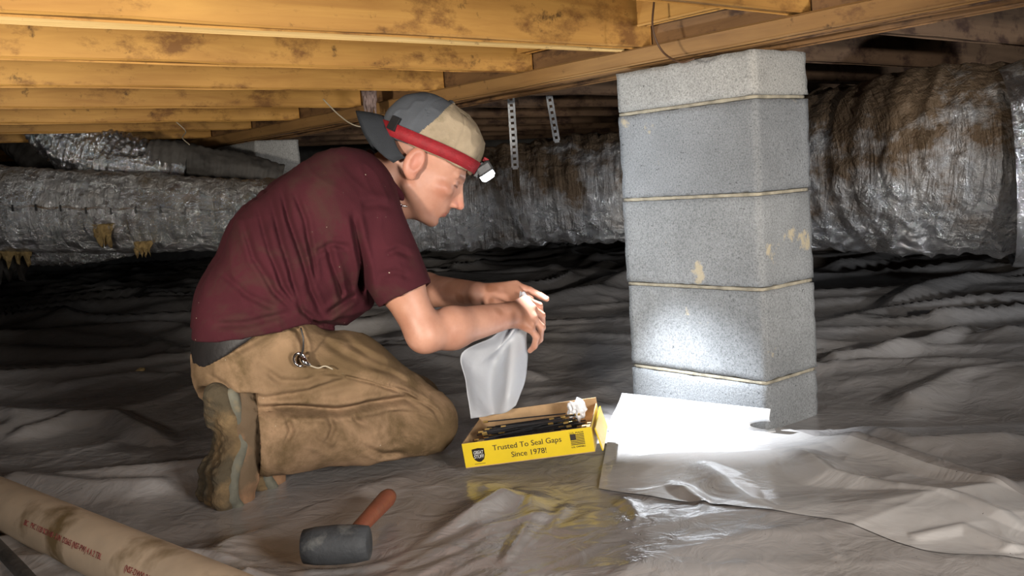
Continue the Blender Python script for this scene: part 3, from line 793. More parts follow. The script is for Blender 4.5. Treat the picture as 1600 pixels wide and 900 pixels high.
def hand_sdf(Q, hd, fr=0.0088):
    d = None
    for a, b in hd['palm']:
        x = cap(Q, a, b, 0.020, 0.0125); d = x if d is None else smin(d, x, 0.014)
    for fi, ch in enumerate(hd['fingers']):
        r0 = fr*(0.86 if fi == 3 else 1.0); x = None
        for s, (a, b) in enumerate(zip(ch, ch[1:])):
            y = cap(Q, a, b, r0*(1.12-0.1*s), r0*(1.05-0.12*s)); x = y if x is None else smin(x, y, 0.003)
        d = smin(d, x, 0.0035)
    x = None
    for s, (a, b) in enumerate(zip(hd['thumb'], hd['thumb'][1:])):
        y = cap(Q, a, b, 0.0145-0.0025*s, 0.0115-0.0008*s); x = y if x is None else smin(x, y, 0.004)
    return smin(d, x, 0.008)

torso = [(P(392, 535, 1.96), 0.112, 0.075), (P(404, 490, 1.98), 0.118, 0.075), (P(452, 398, 2.005), 0.118, 0.085),
         (P(500, 345, 2.03), 0.108, 0.10), (P(532, 310, 2.055), 0.092, 0.090)]
def torso_sdf(Q, gr=0.0):
    d = None
    for s in (-1, 1):
        for (a, ra, la), (b, rb, lb) in zip(torso, torso[1:]):
            x = cap(Q, a+Ld*s*la, b+Ld*s*lb, ra+gr, rb+gr); d = x if d is None else smin(d, x, 0.03)
    bel = P(488, 462, 2.01)
    d = smin(d, ell(Q, bel, (0.10+gr, 0.13+gr, 0.088+gr)), 0.05)
    return d
# legs
HP1 = P(402, 574, 1.885); K1 = P(664, 655, 1.985); M1_ = P(545, 597, 1.93); C1 = P(402, 686, 1.83); MS1 = P(560, 672, 1.90)
HP2 = P(425, 560, 2.06); K2 = P(645, 628, 2.26); C2 = P(430, 670, 2.02)
A1 = P(372, 690, 1.80)
def legs_sdf(Q, gr=0.0, cut=False):
    pc = P(388, 560, 1.965); d = None
    for s in (-1, 1):
        x = cap(Q, pc+Ld*s*0.065-UZ*0.01, P(405, 530, 1.97)+Ld*s*0.07, 0.112+gr, 0.108+gr); d = x if d is None else smin(d, x, 0.03)
    if cut: d = smax(d, (Q-v3(WST_P))@v3(WST_N), 0.004)
    d = smin(d, cap(Q, HP1, M1_, 0.096+gr, 0.090+gr), 0.03)
    d = smin(d, cap(Q, M1_, K1, 0.090+gr, 0.062+gr), 0.03)
    d = smin(d, cap(Q, HP2, K2, 0.092+gr, 0.065+gr), 0.03)
    sh = smin(cap(Q, K1+np.array([0, -0.012, -0.008]), MS1, 0.060+gr, 0.062+gr), cap(Q, MS1, C1, 0.062+gr, 0.068+gr), 0.02)
    sh = smin(sh, cap(Q, K2+np.array([0, 0, -0.02]), C2, 0.060+gr, 0.06+gr), 0.02)
    return smin(d, sh, 0.012)

def body_f(Q):
    d = head_sdf(Q)
    d = smin(d, cap(Q, NB, NH, 0.062, 0.054), 0.018)
    d = smin(d, cap(Q, P(602, 318, 2.07), fl_((0.045, 0, -0.075)), 0.042, 0.026), 0.02)
    d = smin(d, torso_sdf(Q, -0.022), 0.03)
    for S, E, W in ((S1, E1, W1), (S2, E2, W2)): d = smin(d, arm_sdf(Q, S, E, W), 0.02)
    h1 = hand_sdf(Q, near_f); h2 = hand_sdf(Q, far_f)
    d = smin(d, h1, 0.008); d = np.minimum(d, d); d = smin(d, h2, 0.004)
    d = smin(d, legs_sdf(Q, -0.03), 0.03)
    return d
def skin_attr(V):
    q = tl(V); c = np.ones((len(V), 3), f32)
    def blend(mask, rgb):
        nonlocal c
        m_ = np.clip(mask, 0, 1)[:, None]; c = c*(1-m_)+c*np.array(rgb, f32)*m_
    ya = np.abs(q[:, 1])
    lip = np.exp(-(((q[:, 2]+0.0668)/0.0075)**2))*(q[:, 0] > 0.090)*(ya < 0.022)
    blend(lip*0.7, (0.85, 0.5, 0.5))
    inh = (np.linalg.norm(q, axis=1) < 0.17)
    stub = np.clip((-q[:, 2]-0.045)/0.03, 0, 1)*(q[:, 0] > -0.01)*inh*(1-lip)
    blend(stub*0.35, (0.70, 0.66, 0.64))
    blend(inh*np.exp(-(((q[:, 0]-0.12)/0.018)**2+((q[:, 2]+0.034)/0.016)**2+(ya/0.03)**2))*0.7, (1.0, 0.68, 0.66))
    blend(inh*np.exp(-(((q[:, 0]+0.008)/0.025)**2+((q[:, 2])/0.04)**2+((ya-0.08)/0.015)**2))*0.8, (1.05, 0.72, 0.70))
    blend(inh*np.exp(-(((q[:, 0]-0.07)/0.022)**2+((q[:, 2]+0.02)/0.02)**2))*0.5, (1.0, 0.78, 0.74))
    # eyebrows and hair line behind the ear
    br = np.exp(-(((q[:, 2]-0.0205-0.05*(0.03-ya)*0)/0.0045)**2))*(ya > 0.012)*(ya < 0.05)*(q[:, 0] > 0.075)
    blend(br*0.8*inh, (0.36, 0.28, 0.22))
    lid = np.exp(-(((q[:, 2]+0.0012)/0.0024)**2))*(ya > 0.018)*(ya < 0.046)*(q[:, 0] > 0.085)
    blend(lid*0.9*inh, (0.15, 0.1, 0.1))
    hair = (q[:, 0] < -0.016)*(q[:, 2] > -0.012)*inh*(ya > 0.0)*(ya < 0.078)
    blend(hair*0.55, (0.42, 0.36, 0.33))
    n = vnoise(V[:, 0]*40, V[:, 1]*40, V[:, 2]*40)
    for W in (W1, W2):
        d = np.linalg.norm(V-v3(W), axis=1); blend(np.clip(1.6-d/0.026, 0, 1)*(0.8+0.6*n), (0.20, 0.17, 0.14))
        blend(np.clip(1.4-d/0.10, 0, 1)*np.clip(n*2, 0, 0.8), (0.55, 0.45, 0.36))
    d, t = polydist(V[:, 0], V[:, 2], [(E1[0], E1[2]), (W1[0], W1[2])])
    blend(np.clip(vnoise(V[:, 0]*18+4, V[:, 1]*18, V[:, 2]*18)*1.5-0.2, 0, 0.5)*(q[:, 2] < -0.15), (0.72, 0.62, 0.5))
    return c
BB = ((-0.78, 1.60, -0.03), (0.16, 2.56, 1.02))
sdf_obj('body', body_f, BB[0], BB[1], 0.0027, M_skin, man, ('skin', skin_attr), relax=1)

# folds are carved along lines given in the plane the man faces along
def fl2(pts, Y):
    out = []
    for x, y in pts: p = P(x, y, Y); out.append((float(p@Fd), float(p[2])))
    return out
def folds(Q, lines):
    U = Q@Fd.astype(f32); Z = Q[:, 2]; r = np.zeros(len(Q), f32)
    nz = vnoise(U*14, Q[:, 1]*14, Z*14)*0.004
    for pts, dep, wd in lines:
        d, t = polydist(U+nz, Z-nz, pts); tp = np.clip(np.minimum(t, 1-t)*5+0.1, 0, 1)
        r += tp*(dep*np.exp(-(d/wd)**2) - 0.55*dep*np.exp(-((d-2.0*wd)/(wd*1.1))**2))
    return r
SH = [(fl2(p, 1.88), dep, wd) for p, dep, wd in [
    ([(436, 290), (444, 340), (462, 400), (478, 450), (500, 490)], 0.0085, 0.0050),
    ([(418, 300), (432, 380), (446, 430), (466, 480), (500, 510)], 0.0075, 0.0048),
    ([(400, 320), (412, 390), (432, 440), (470, 490)], 0.007, 0.0048),
    ([(455, 300), (470, 345), (478, 400), (485, 440)], 0.007, 0.0045),
    ([(378, 340), (390, 400), (420, 450), (460, 485)], 0.006, 0.005),
    ([(500, 370), (512, 410), (528, 450), (535, 470)], 0.008, 0.0055),
    ([(545, 330), (553, 375), (566, 420), (574, 465)], 0.013, 0.0070),
    ([(340, 420), (380, 455), (430, 480)], 0.005, 0.006),
    ([(480, 395), (510, 380), (540, 385)], 0.005, 0.005),
    ([(505, 490), (535, 475), (560, 462)], 0.008, 0.006),
    ([(330, 500), (380, 497), (450, 483)], 0.006, 0.006),
    ([(500, 505), (530, 515), (556, 524)], 0.007, 0.006),
    ([(560, 322), (585, 318), (612, 322)], 0.005, 0.008),
    ([(598, 400), (620, 392), (645, 402)], 0.005, 0.006),
    ([(590, 430), (615, 425), (640, 434)], 0.004, 0.006)]]
HEM = S1+(E1-S1)*0.66; ad = (E1-S1)/np.linalg.norm(E1-S1)
HEM2 = S2+(E2-S2)*0.66; ad2 = (E2-S2)/np.linalg.norm(E2-S2)
neckn = (NH-NB)/np.linalg.norm(NH-NB)
_e = P(450, 497, 1.96)-P(303, 518, 1.96); _e /= np.linalg.norm(_e)
HEM_P = P(303, 518, 1.96); HEM_N = -np.cross(Ld, _e)*-1; HEM_N = HEM_N*(-1 if HEM_N[2] > 0 else 1); HEM_N /= np.linalg.norm(HEM_N)
_e = P(356, 516, 1.96)-P(303, 552, 1.96); _e /= np.linalg.norm(_e)
WST_P = P(303, 552, 1.96); WST_N = np.cross(Ld, _e); WST_N = WST_N*(1 if WST_N[2] > 0 else -1); WST_N /= np.linalg.norm(WST_N)
def shirt_f(Q):
    d = torso_sdf(Q, 0.006)
    U = Q@Fd.astype(f32)
    # loose cloth hanging at the belly
    d = smin(d, ell(Q, P(520, 482, 2.0), (0.075, 0.13, 0.058)), 0.04)
    # yoke over both shoulders
    d = smin(d, cap(Q, P(528, 303, 1.97), P(526, 299, 2.17), 0.080, 0.080), 0.04)
    d = smin(d, cap(Q, P(556, 296, 2.03), P(556, 292, 2.11), 0.062, 0.062), 0.025)
    d = smax(d, (Q-v3(HEM_P))@v3(HEM_N), 0.006)
    d = smin(d, ell(Q, P(505, 470, 2.0), (0.095, 0.13, 0.062)), 0.03)
    sl = None
    for S, E, a_, hm in ((S1, E1, ad, HEM), (S2, E2, ad2, HEM2)):
        x = cap(Q, S, S+(E-S)*0.75, 0.070, 0.055)
        x = smax(x, (Q-v3(hm))@v3(a_), 0.004)
        d = smin(d, x, 0.022)
    d = d + folds(Q, SH)
    nz = vnoise(Q[:, 0]*11+3, Q[:, 1]*11, Q[:, 2]*11+5)
    d = d - 0.0035*nz - 0.0025*(1-np.abs(vnoise(U*26+nz, Q[:, 1]*9, Q[:, 2]*12+U*10)))**4
    for S, E, a_, hm in ((S1, E1, ad, HEM), (S2, E2, ad2, HEM2)):     # hollow sleeve openings, hem roll
        ax = (Q-v3(hm))@v3(a_); rr_ = np.sqrt(np.maximum(((Q-v3(hm))**2).sum(1)-ax*ax, 0))
        d = smax(d, -np.maximum(rr_-0.0495, -ax-0.02), 0.002)
    # neck opening and ribbed collar
    q = Q-v3(NB); ax = q@v3(neckn); rr_ = np.sqrt(np.maximum((q**2).sum(1)-ax*ax, 0))
    d = smax(d, -np.maximum(rr_-0.062, 0.030-ax), 0.003)
    col_ = np.sqrt((rr_-0.066)**2+((ax-0.030)*0.7)**2)-0.006
    d = smin(d, col_, 0.006)
    return d
sdf_obj('shirt', shirt_f, BB[0], BB[1], 0.0032, M_shirt, man, ('tint', lambda V: np.clip(np.exp(-(((V[:, 0]-P(520, 285, 1.95)[0])/0.03)**2+((V[:, 2]-P(520, 285, 1.95)[2])/0.06)**2))*0.5*(1+vnoise(V[:, 0]*60, V[:, 1]*60, V[:, 2]*60)), 0, 0.6)), relax=1)

PL = [(fl2(p, 1.86), dep, wd) for p, dep, wd in [
    ([(395, 628), (450, 632), (520, 636), (580, 632), (640, 628), (668, 640)], 0.016, 0.0075),
    ([(470, 575), (520, 580), (580, 598), (640, 620), (700, 655)], 0.0050, 0.0028), ([(470, 570), (520, 575), (580, 592), (640, 613), (704, 648)], 0.0035, 0.0022),
    ([(360, 600), (410, 612), (470, 605), (540, 590), (590, 600)], 0.006, 0.006),
    ([(395, 560), (430, 585), (470, 588), (500, 580)], 0.006, 0.006),
    ([(350, 545), (385, 530), (430, 510), (450, 500)], 0.006, 0.005),
    ([(440, 505), (462, 512), (472, 535), (472, 570)], 0.009, 0.0045),
    ([(500, 530), (540, 555), (600, 580), (650, 612)], 0.004, 0.006),
    ([(540, 530), (580, 560), (640, 590)], 0.004, 0.006),
    ([(580, 575), (615, 585), (650, 605)], 0.004, 0.004),
    ([(440, 640), (448, 660), (436, 680)], 0.006, 0.005),
    ([(505, 640), (514, 660), (500, 690)], 0.006, 0.005),
    ([(545, 640), (555, 655), (575, 665)], 0.005, 0.005),
    ([(470, 660), (490, 680), (520, 700)], 0.004, 0.007),
    ([(560, 690), (600, 712), (640, 716)], 0.006, 0.006),
    ([(600, 645), (650, 650), (690, 660)], 0.003, 0.003),
    ([(660, 625), (690, 650), (705, 675)], 0.004, 0.004),
    ([(320, 575), (345, 590), (370, 620)], 0.006, 0.006)]]
cuffd = (C1-MS1)/np.linalg.norm(C1-MS1)
def pants_f(Q):
    d = legs_sdf(Q, 0.004, True)
    U = Q@Fd.astype(f32)
    d = d + folds(Q, PL)
    nz = vnoise(Q[:, 0]*13+3, Q[:, 1]*13, Q[:, 2]*13+5)
    d = d - 0.004*nz - 0.003*(1-np.abs(vnoise(U*22+nz, Q[:, 1]*9, Q[:, 2]*22+U*8)))**4
    for C_, r_ in ((C1, 0.066), (C2, 0.058)):
        cd_ = cuffd; q = Q-v3(C_); ax = q@v3(cd_); rr_ = np.sqrt(np.maximum((q**2).sum(1)-ax*ax, 0))
        loc = np.maximum(rr_-0.13, -ax-0.03)
        cut = np.maximum(ax-0.004, loc)            # flat cuff
        d = smax(d, -np.maximum(-ax+0.002, np.maximum(rr_-0.11, ax-0.12)), 0.003)
        d = smax(d, -np.maximum(rr_-r_, np.maximum(-ax-0.025, ax-0.05)), 0.003)
    return d
def pants_tint(V):
    g = lambda x, y, Y, sx, sz: np.exp(-(((V[:, 0]-P(x, y, Y)[0])/sx)**2+((V[:, 2]-P(x, y, Y)[2])/sz)**2))
    k = g(700, 670, 1.98, 0.035, 0.05)*0.9+g(575, 555, 1.9, 0.17, 0.06)*1.0+g(330, 560, 1.9, 0.05, 0.05)*0.4
    k = k*(1+0.5*vnoise(V[:, 0]*30, V[:, 1]*30, V[:, 2]*30)) + np.clip(0.5-V[:, 2]/0.03, 0, 0.6)
    return np.clip(k, 0, 0.85)
pa = sdf_obj('trousers', pants_f, BB[0], (0.05, 2.50, 0.60), 0.0032, M_pants, man, ('tint', pants_tint), relax=1)
# belt and belt loop
def belt_f(Q):
    d = torso_sdf(Q, 0.0)
    d = smin(d, cap(Q, P(388, 560, 1.965)-Ld*0.065, P(388, 560, 1.965)+Ld*0.065, 0.110, 0.110), 0.02)
    d = smax(d, (Q-v3(HEM_P))@v3(-HEM_N)-0.012, 0.002)
    return smax(d, -((Q-v3(WST_P))@v3(WST_N))-0.012, 0.002)
sdf_obj('belt', belt_f, BB[0], (0.05, 2.5, 0.6), 0.004, M_belt, man)
bl = [P(366, 513, 1.845), P(364, 522, 1.838), P(363, 532, 1.84)]
bm = bmesh.new(); box_bm(bm, P(364, 522, 1.838), XYZ, (0.006, 0.003, 0.014), 0.001)
link('belt_loop', from_bm(bm, 'belt_loop'), M_pants, man)
# trouser seam stitching (side seam of the near leg)
# boots
BN = np.array([-0.78, -0.62, 0.0]); BN /= np.linalg.norm(BN); BD = np.array([0.02, -0.02, -1.0]); BD /= np.linalg.norm(BD); BW = np.cross(BN, BD)
def boot(heel, ankle, nm_parent):
    """heel: centre of the heel's sole; sole faces BN, toes along BD"""
    def Bp(n, d_, w_): return heel + BN*n + BD*d_ + BW*w_
    spine = [(0.0, 0.0, 0.026), (-0.006, 0.05, 0.028), (-0.010, 0.10, 0.027), (0.022, 0.150, 0.037), (0.030, 0.195, 0.040), (0.004, 0.240, 0.030)]
    def sole_f(Q):
        d = None
        for s in (-1, 0, 1):
            for (n0, d0, w0), (n1, d1, w1) in zip(spine, spine[1:]):
                x = cap(Q, Bp(n0, d0, s*w0), Bp(n1, d1, s*w1), 0.0145, 0.0145); d = x if d is None else smin(d, x, 0.022)
        d = smin(d, cap(Q, Bp(0.008, 0.0, 0.012), Bp(0.006, 0.05, -0.012), 0.024, 0.020), 0.01)   # heel block
        dl = (Q-v3(heel))@v3(BD); wl = (Q-v3(heel))@v3(BW)
        lug = np.clip(np.sin(dl*2*PI/0.022)*3, -1, 1)*np.clip(np.cos(wl*2*PI/0.03)*2, -1, 1)
        nl = (Q-v3(heel))@v3(BN)
        return d - 0.0010*lug*(nl > 0.004) - 0.0010*vnoise(Q[:, 0]*60, Q[:, 1]*60, Q[:, 2]*60)
    def up_f(Q):
        d = cap(Q, Bp(-0.036, 0.012, 0), Bp(-0.040, 0.075, 0), 0.034, 0.040)
        d = smin(d, cap(Q, Bp(-0.038, 0.07, 0.004), Bp(-0.028, 0.16, 0.006), 0.040, 0.036), 0.02)
        d = smin(d, cap(Q, Bp(-0.010, 0.15, 0.014), Bp(-0.012, 0.212, 0.010), 0.036, 0.030), 0.02)
        d = smin(d, cap(Q, Bp(-0.010, 0.15, -0.014), Bp(-0.012, 0.212, -0.010), 0.036, 0.030), 0.02)
        d = smin(d, cap(Q, Bp(-0.045, 0.055, 0), ankle, 0.047, 0.050), 0.03)
        nl = (Q-v3(heel))@v3(BN)
        d = d + 0.004*np.exp(-((np.mod((Q-v3(heel))@v3(BD)+nl*0.5, 0.022)-0.011)/0.003)**2)*(nl < -0.05)
        return d - 0.0025*vnoise(Q[:, 0]*24, Q[:, 1]*24, Q[:, 2]*24) - 0.001*vnoise(Q[:, 0]*80, Q[:, 1]*80, Q[:, 2]*80)
    lo = np.minimum(heel, ankle)-0.11; hi = np.maximum(heel, ankle)+0.11
    lo[2] = heel[2]-0.30; lo[0] -= 0.03
    u_ = sdf_obj('boot', up_f, lo, hi, 0.003, M_leather, man)
    s_ = sdf_obj('boot_sole', sole_f, lo, hi, 0.003, M_sole, None)
    s_.parent = u_
    def mid_f(Q):
        d = None
        for s in (-1, 0, 1):
            for (n0, d0, w0), (n1, d1, w1) in zip(spine, spine[1:]):
                x = cap(Q, Bp(n0-0.015, d0, s*(w0+0.007)), Bp(n1-0.015, d1, s*(w1+0.007)), 0.0125, 0.0125); d = x if d is None else smin(d, x, 0.006)
        return d-0.0008*vnoise(Q[:, 0]*90, Q[:, 1]*90, Q[:, 2]*90)
    m_o = sdf_obj('boot_midsole', mid_f, lo, hi, 0.003, M_mid, None); m_o.parent = u_
    return u_
H1 = P(340, 615, 1.80)
boot(H1, P(400, 682, 1.845), man)
boot(P(378, 600, 1.90)+np.array([0.02, 0.0, 0.012]), P(440, 670, 1.96), man)

# ---- cap
def se(q, c, r, p): 
    k = ((np.abs(q-v3(c))/v3(r))**p).sum(1)**(1.0/p); return (k-1)*min(r)
CC = (0.004, 0, 0.066); CR = (0.112, 0.090, 0.086)
def cap_f(Q):
    q = tl(Q)
    d = se(q, CC, CR, 2.35)
    r = np.abs(d+0.0035)-0.0035                            # shell
    # lower rim follows the strap
    r = smax(r, (0.030+0.010*np.clip(q[:, 0]/0.1, -1, 1)-q[:, 2]), 0.003)
    # panel seams and crown button
    az = np.arctan2(q[:, 1], q[:, 0]-0.004)
    sm_ = np.abs(((az*3/PI+0.5) % 1)-0.5); r = r + 0.0012*np.exp(-(sm_/0.02)**2)*(q[:, 2] < 0.155)
    r = smin(r, ell(q, (0.004, 0, 0.154), (0.008, 0.008, 0.005)), 0.002)
    r = r - 0.0030*vnoise(q[:, 0]*28, q[:, 1]*28, q[:, 2]*28) - 0.002*(1-np.abs(vnoise(q[:, 0]*50, q[:, 1]*20, q[:, 2]*30)))**4
    return r*HS
Vc, Fc = mesh_sdf(cap_f, EAR-0.25, EAR+0.25, 0.0025, 'cap')
me = from_np('cap_crown', Vc, Fc)
cen = Vc[Fc].mean(1); qc = tl(cen.astype(f32))
mi = ((qc[:, 0]-0.37*(qc[:, 2]-0.069)) < -0.024+0.004*vnoise(qc[:, 2]*30, qc[:, 2]*0, qc[:, 2]*0)).astype(np.int32)
me.polygons.foreach_set('material_index', mi)
capo = link('cap', me, [M_captan, M_capdark], man)
# bill over the nape
bm = bmesh.new(); rows = []
for i in range(25):
    s = i/24*2-1; a = s*math.radians(86); row = []
    for j in range(11):
        t = j/10
        bx = -0.075*math.cos(a)-0.022; by = 0.083*math.sin(a)
        ln = 0.072*math.cos(s*PI/2*0.93)**0.55
        x = bx-ln*t*math.cos(a*0.3); y = by-ln*t*math.sin(a*0.15)*-1
        z = 0.062-0.064*(by/0.083)**2-0.012*t*t-0.010*t
        row.append(bm.verts.new(Vector(fl_((x, y, z)))))
    rows.append(row)
for a, b in zip(rows, rows[1:]):
    for j in range(10): bm.faces.new((a[j], a[j+1], b[j+1], b[j]))
bmesh.ops.solidify(bm, geom=list(bm.faces), thickness=0.004)
b_ = link('cap_bill', from_bm(bm, 'cap_bill', True), M_capdark, None); b_.parent = capo; b_.location = (0, 0, 0)
# headlamp: red strap, housing, lens
def strap_ring(z0, wd, off, th_=0.0022, fr=1.0):
    bm = bmesh.new(); rows = []
    for zz, oo in ((-wd/2, 0), (wd/2, 0), (wd/2, th_), (-wd/2, th_)):
        r = []
        for i in range(97):
            a = 2*PI*i/96; p = 2.35
            zc = z0+0.010*math.cos(a)+zz
            # cap radius at that height
            k = max(1-(abs(zc-CC[2])/CR[2])**p, 0.05)**(1/p)
            ca, sa = math.cos(a), math.sin(a)
            rr_ = (abs(ca/(CR[0]*k))**p+abs(sa/(CR[1]*k))**p)**(-1/p)+off+oo
            r.append(bm.verts.new(Vector(fl_((CC[0]+ca*rr_, sa*rr_, zc)))))
        rows.append(r)
    for k in range(4):
        a, b = rows[k], rows[(k+1) % 4]
        for i in range(96): bm.faces.new((a[i], a[i+1], b[i+1], b[i]))
    bmesh.ops.recalc_face_normals(bm, faces=bm.faces)
    return from_bm(bm, 'strap', True)
hlp = link('headlamp', strap_ring(0.045, 0.027, 0.004), M_red, man)
LP = fl_((0.140, 0, 0.058)); ldir = hf*0.85-hu*0.45; ldir /= np.linalg.norm(ldir)
lu = np.cross(ldir, hl); 
bm = bmesh.new(); box_bm(bm, LP-ldir*0.010, (ldir, hl, lu), (0.012, 0.026, 0.018), 0.005)
box_bm(bm, fl_((0.122, 0, 0.055)), (hf, hl, hu), (0.004, 0.024, 0.018), 0.002)
o = link('housing', from_bm(bm, 'housing'), M_black, None); o.parent = hlp
lens = tube([LP+ldir*0.002, LP+ldir*0.012, LP+ldir*0.017], [0.0165, 0.0165, 0.011], 24, name='lens')
o = link('lens', lens, M_lens, None); o.parent = hlp
bm = bmesh.new(); box_bm(bm, fl_((0.126, 0, 0.081)), (hf, hl, hu), (0.006, 0.014, 0.005), 0.002)
o = link('switch_button', from_bm(bm, 'switch_button'), M_red, None); o.parent = hlp
bm = bmesh.new(); box_bm(bm, fl_((-0.084, -0.068, 0.050)), ((HR@np.array([-0.64, -0.76, 0])), (HR@np.array([0.76, -0.64, 0])), hu), (0.003, 0.011, 0.015), 0.001)
o = link('buckle', from_bm(bm, 'buckle'), M_black, None); o.parent = hlp
tgt = G(985, 640)
hs = spot('headlamp_beam', LP+ldir*0.022, P(1015, 612, 2.08), 120, (0.84, 0.91, 1.0), 50, 1.0, 0.012)
hs2 = spot('headlamp_spill', LP+ldir*0.022, LP+np.array([1.0, 0.55, -0.12]), 8, (0.80, 0.90, 1.0), 112, 0.35, 0.012)
# necklace glint at the throat
bm = bmesh.new()
for i in range(7):
    c = P(622+i*2.2, 318+abs(i-3)*-1.0+i*1.2, 2.0+0.006*i); bmesh.ops.create_icosphere(bm, subdivisions=1, radius=0.0028, matrix=Matrix.Translation(Vector(c)))
link('necklace', from_bm(bm, 'necklace', True), M_chrome, man)

# clip hanging from the pocket
kc = empty('key_clip', P(468, 562, 1.80), 'small chrome clip with pale cord hanging from the trouser pocket', 'clip')
ring = [P(468, 562, 1.795)+np.array([math.cos(a)*0.011, -0.004*math.sin(a), math.sin(a)*0.013]) for a in np.linspace(0, 2*PI, 25)]
link('ring', tube(ring, 0.0032, 8, caps=False, name='ring'), M_chrome, kc)
link('clip_body', tube([P(470, 558, 1.79), P(476, 566, 1.79), P(484, 571, 1.79)], [0.005, 0.0065, 0.004], 10, name='clip_body'), M_chrome, kc)
link('cord', tube(spline([P(484, 571, 1.792), P(497, 575, 1.80), P(508, 572, 1.805), P(520, 577, 1.81)], 12), 0.0016, 6, name='cord'), M_wirep, kc)
link('dark_loop', tube(spline([P(470, 512, 1.79), P(474, 530, 1.785), P(473, 548, 1.787), P(469, 556, 1.79)], 12), 0.0018, 6, name='dark_loop'), M_black, kc)

# ---- scrap of white plastic in the hands
def patch(rows_px, name, mat, parent=None, nu=40, nv=50, thick=0.0012, rip=0.006, seed=0):
    """rows of (x, y, Y) control points, splined both ways"""
    R1 = np.array([spline([P(*p) for p in r], nu) for r in rows_px])
    Gd = np.array([spline(list(R1[:, i]), nv) for i in range(nu+1)])
    V = Gd.reshape(-1, 3).copy()
    nn = vnoise(V[:, 0]*35+seed, V[:, 1]*35, V[:, 2]*18); V[:, 1] += rip*nn; V[:, 0] += rip*0.4*vnoise(V[:, 0]*30, V[:, 1]*20+9, V[:, 2]*30)
    idx = np.arange(len(V)).reshape(nu+1, nv+1)
    Fq = np.stack([idx[:-1, :-1], idx[1:, :-1], idx[1:, 1:], idx[:-1, 1:]], -1).reshape(-1, 4)
    me = from_np(name, V, Fq); o = link(name, me, mat, parent)
    md = o.modifiers.new('solid', 'SOLIDIFY'); md.thickness = thick; return o
def film(name, color, alpha=0.25, rough=0.35):
    m, nt, b = newmat(name); out = nt.nodes['Material Output']
    tr = N(nt, 'ShaderNodeBsdfTranslucent'); tr.inputs[0].default_value = rgba(color)
    b.inputs['Base Color'].default_value = rgba(color); b.inputs['Roughness'].default_value = rough
    mx = N(nt, 'ShaderNodeMixShader'); mx.inputs[0].default_value = 0.45
    nt.links.new(b.outputs[0], mx.inputs[1]); nt.links.new(tr.outputs[0], mx.inputs[2])
    tp = N(nt, 'ShaderNodeBsdfTransparent'); mx2 = N(nt, 'ShaderNodeMixShader'); mx2.inputs[0].default_value = alpha
    nt.links.new(mx.outputs[0], mx2.inputs[1]); nt.links.new(tp.outputs[0], mx2.inputs[2]); nt.links.new(mx2.outputs[0], out.inputs[0])
    v = coords(nt); bump(nt, b, noi(nt, v, 30, 4), 0.3, 0.01)
    return m
M_film = film('translucent white film', (0.74, 0.76, 0.80), 0.16)
o = patch([
    [(812, 455, 2.14), (814, 457, 2.145), (818, 456, 2.15), (822, 460, 2.15), (824, 466, 2.15)],
    [(806, 490, 2.11), (808, 492, 2.125), (812, 492, 2.13), (818, 490, 2.13), (826, 492, 2.13)],
    [(772, 524, 2.06), (788, 532, 2.09), (800, 520, 2.07), (811, 516, 2.10), (824, 517, 2.11)],
    [(722, 552, 2.03), (745, 570, 2.07), (778, 560, 2.11), (800, 560, 2.05), (823, 560, 2.10)],
    [(728, 600, 2.00), (742, 612, 2.03), (768, 610, 2.07), (795, 605, 2.01), (818, 602, 2.05)],
    [(735, 655, 1.97), (748, 652, 1.99), (770, 648, 2.02), (790, 645, 2.00), (806, 634, 2.01)]],
    'plastic_scrap', M_film, rip=0.006)
tag(o, 'translucent white plastic scrap held folded in both hands', 'plastic')

# ================================================================== BOX OF PINS
b0 = G(728, 733); b1 = P(930, 707, b0[1]-0.04); e1 = (b1-b0); BL = float(np.linalg.norm(e1)); e1 /= BL; e2 = np.cross(UZ, e1); e2 /= np.linalg.norm(e2); UB = np.cross(e1, e2); print('box', b0, b1, BL)
BDp = 0.200; BH = 0.050; TB = 0.0025
b0 = b0+UZ*0.002
bx = empty('cardboard_box', b0+e1*BL/2+e2*BDp/2, 'open yellow cardboard box full of steel pins in front of the man', 'box')
def bxp(u, v, z): return b0+e1*u+e2*v+UB*z
def panel(name, u0, u1, v0, v1, z0, z1, mats, outer):
    bm = bmesh.new(); c = bxp((u0+u1)/2, (v0+v1)/2, (z0+z1)/2)
    box_bm(bm, c, (e1, e2, UB), ((u1-u0)/2, (v1-v0)/2, (z1-z0)/2), 0.0008)
    bm.normal_update()
    for f in bm.faces: f.material_index = 0 if f.normal.dot(Vector(outer)) > 0.7 else 1
    return link(name, from_bm(bm, name), mats, bx)
YC = [M_yellow, M_card]
panel('front_panel', 0, BL, 0, TB, 0, BH, YC, -e2)
panel('back_panel', 0, BL, BDp-TB, BDp, 0, BH+0.012, YC, e2)
panel('side_panel', 0, TB, TB, BDp-TB, 0, BH, YC, -e1)
panel('side_panel', BL-TB, BL, TB, BDp-TB, 0, BH, YC, e1)
panel('bottom_panel', 0, BL, 0, BDp, -0.001, 0.0015, YC, -UB)
panel('raised_liner', TB, BL-TB, TB, BDp-TB, 0.001, 0.012, [M_card, M_card], -UB)
# folded-out yellow end flap
bm = bmesh.new()
fa = [bxp(BL+0.001, 0.012, 0.0), bxp(BL+0.001, BDp-0.02, 0.0), bxp(BL+0.001, BDp-0.02, 0.050), bxp(BL+0.001, 0.012, 0.046)]
c_ = bxp(BL+0.010, BDp*0.50, 0.020); ax_ = (e1*0.985+UB*0.17); ax_ /= np.linalg.norm(ax_)
box_bm(bm, c_, (ax_, e2, np.cross(ax_, e2)), (0.0015, BDp*0.44, 0.024), 0.0006)
link('end_flap', from_bm(bm, 'end_flap'), M_yellow, bx)
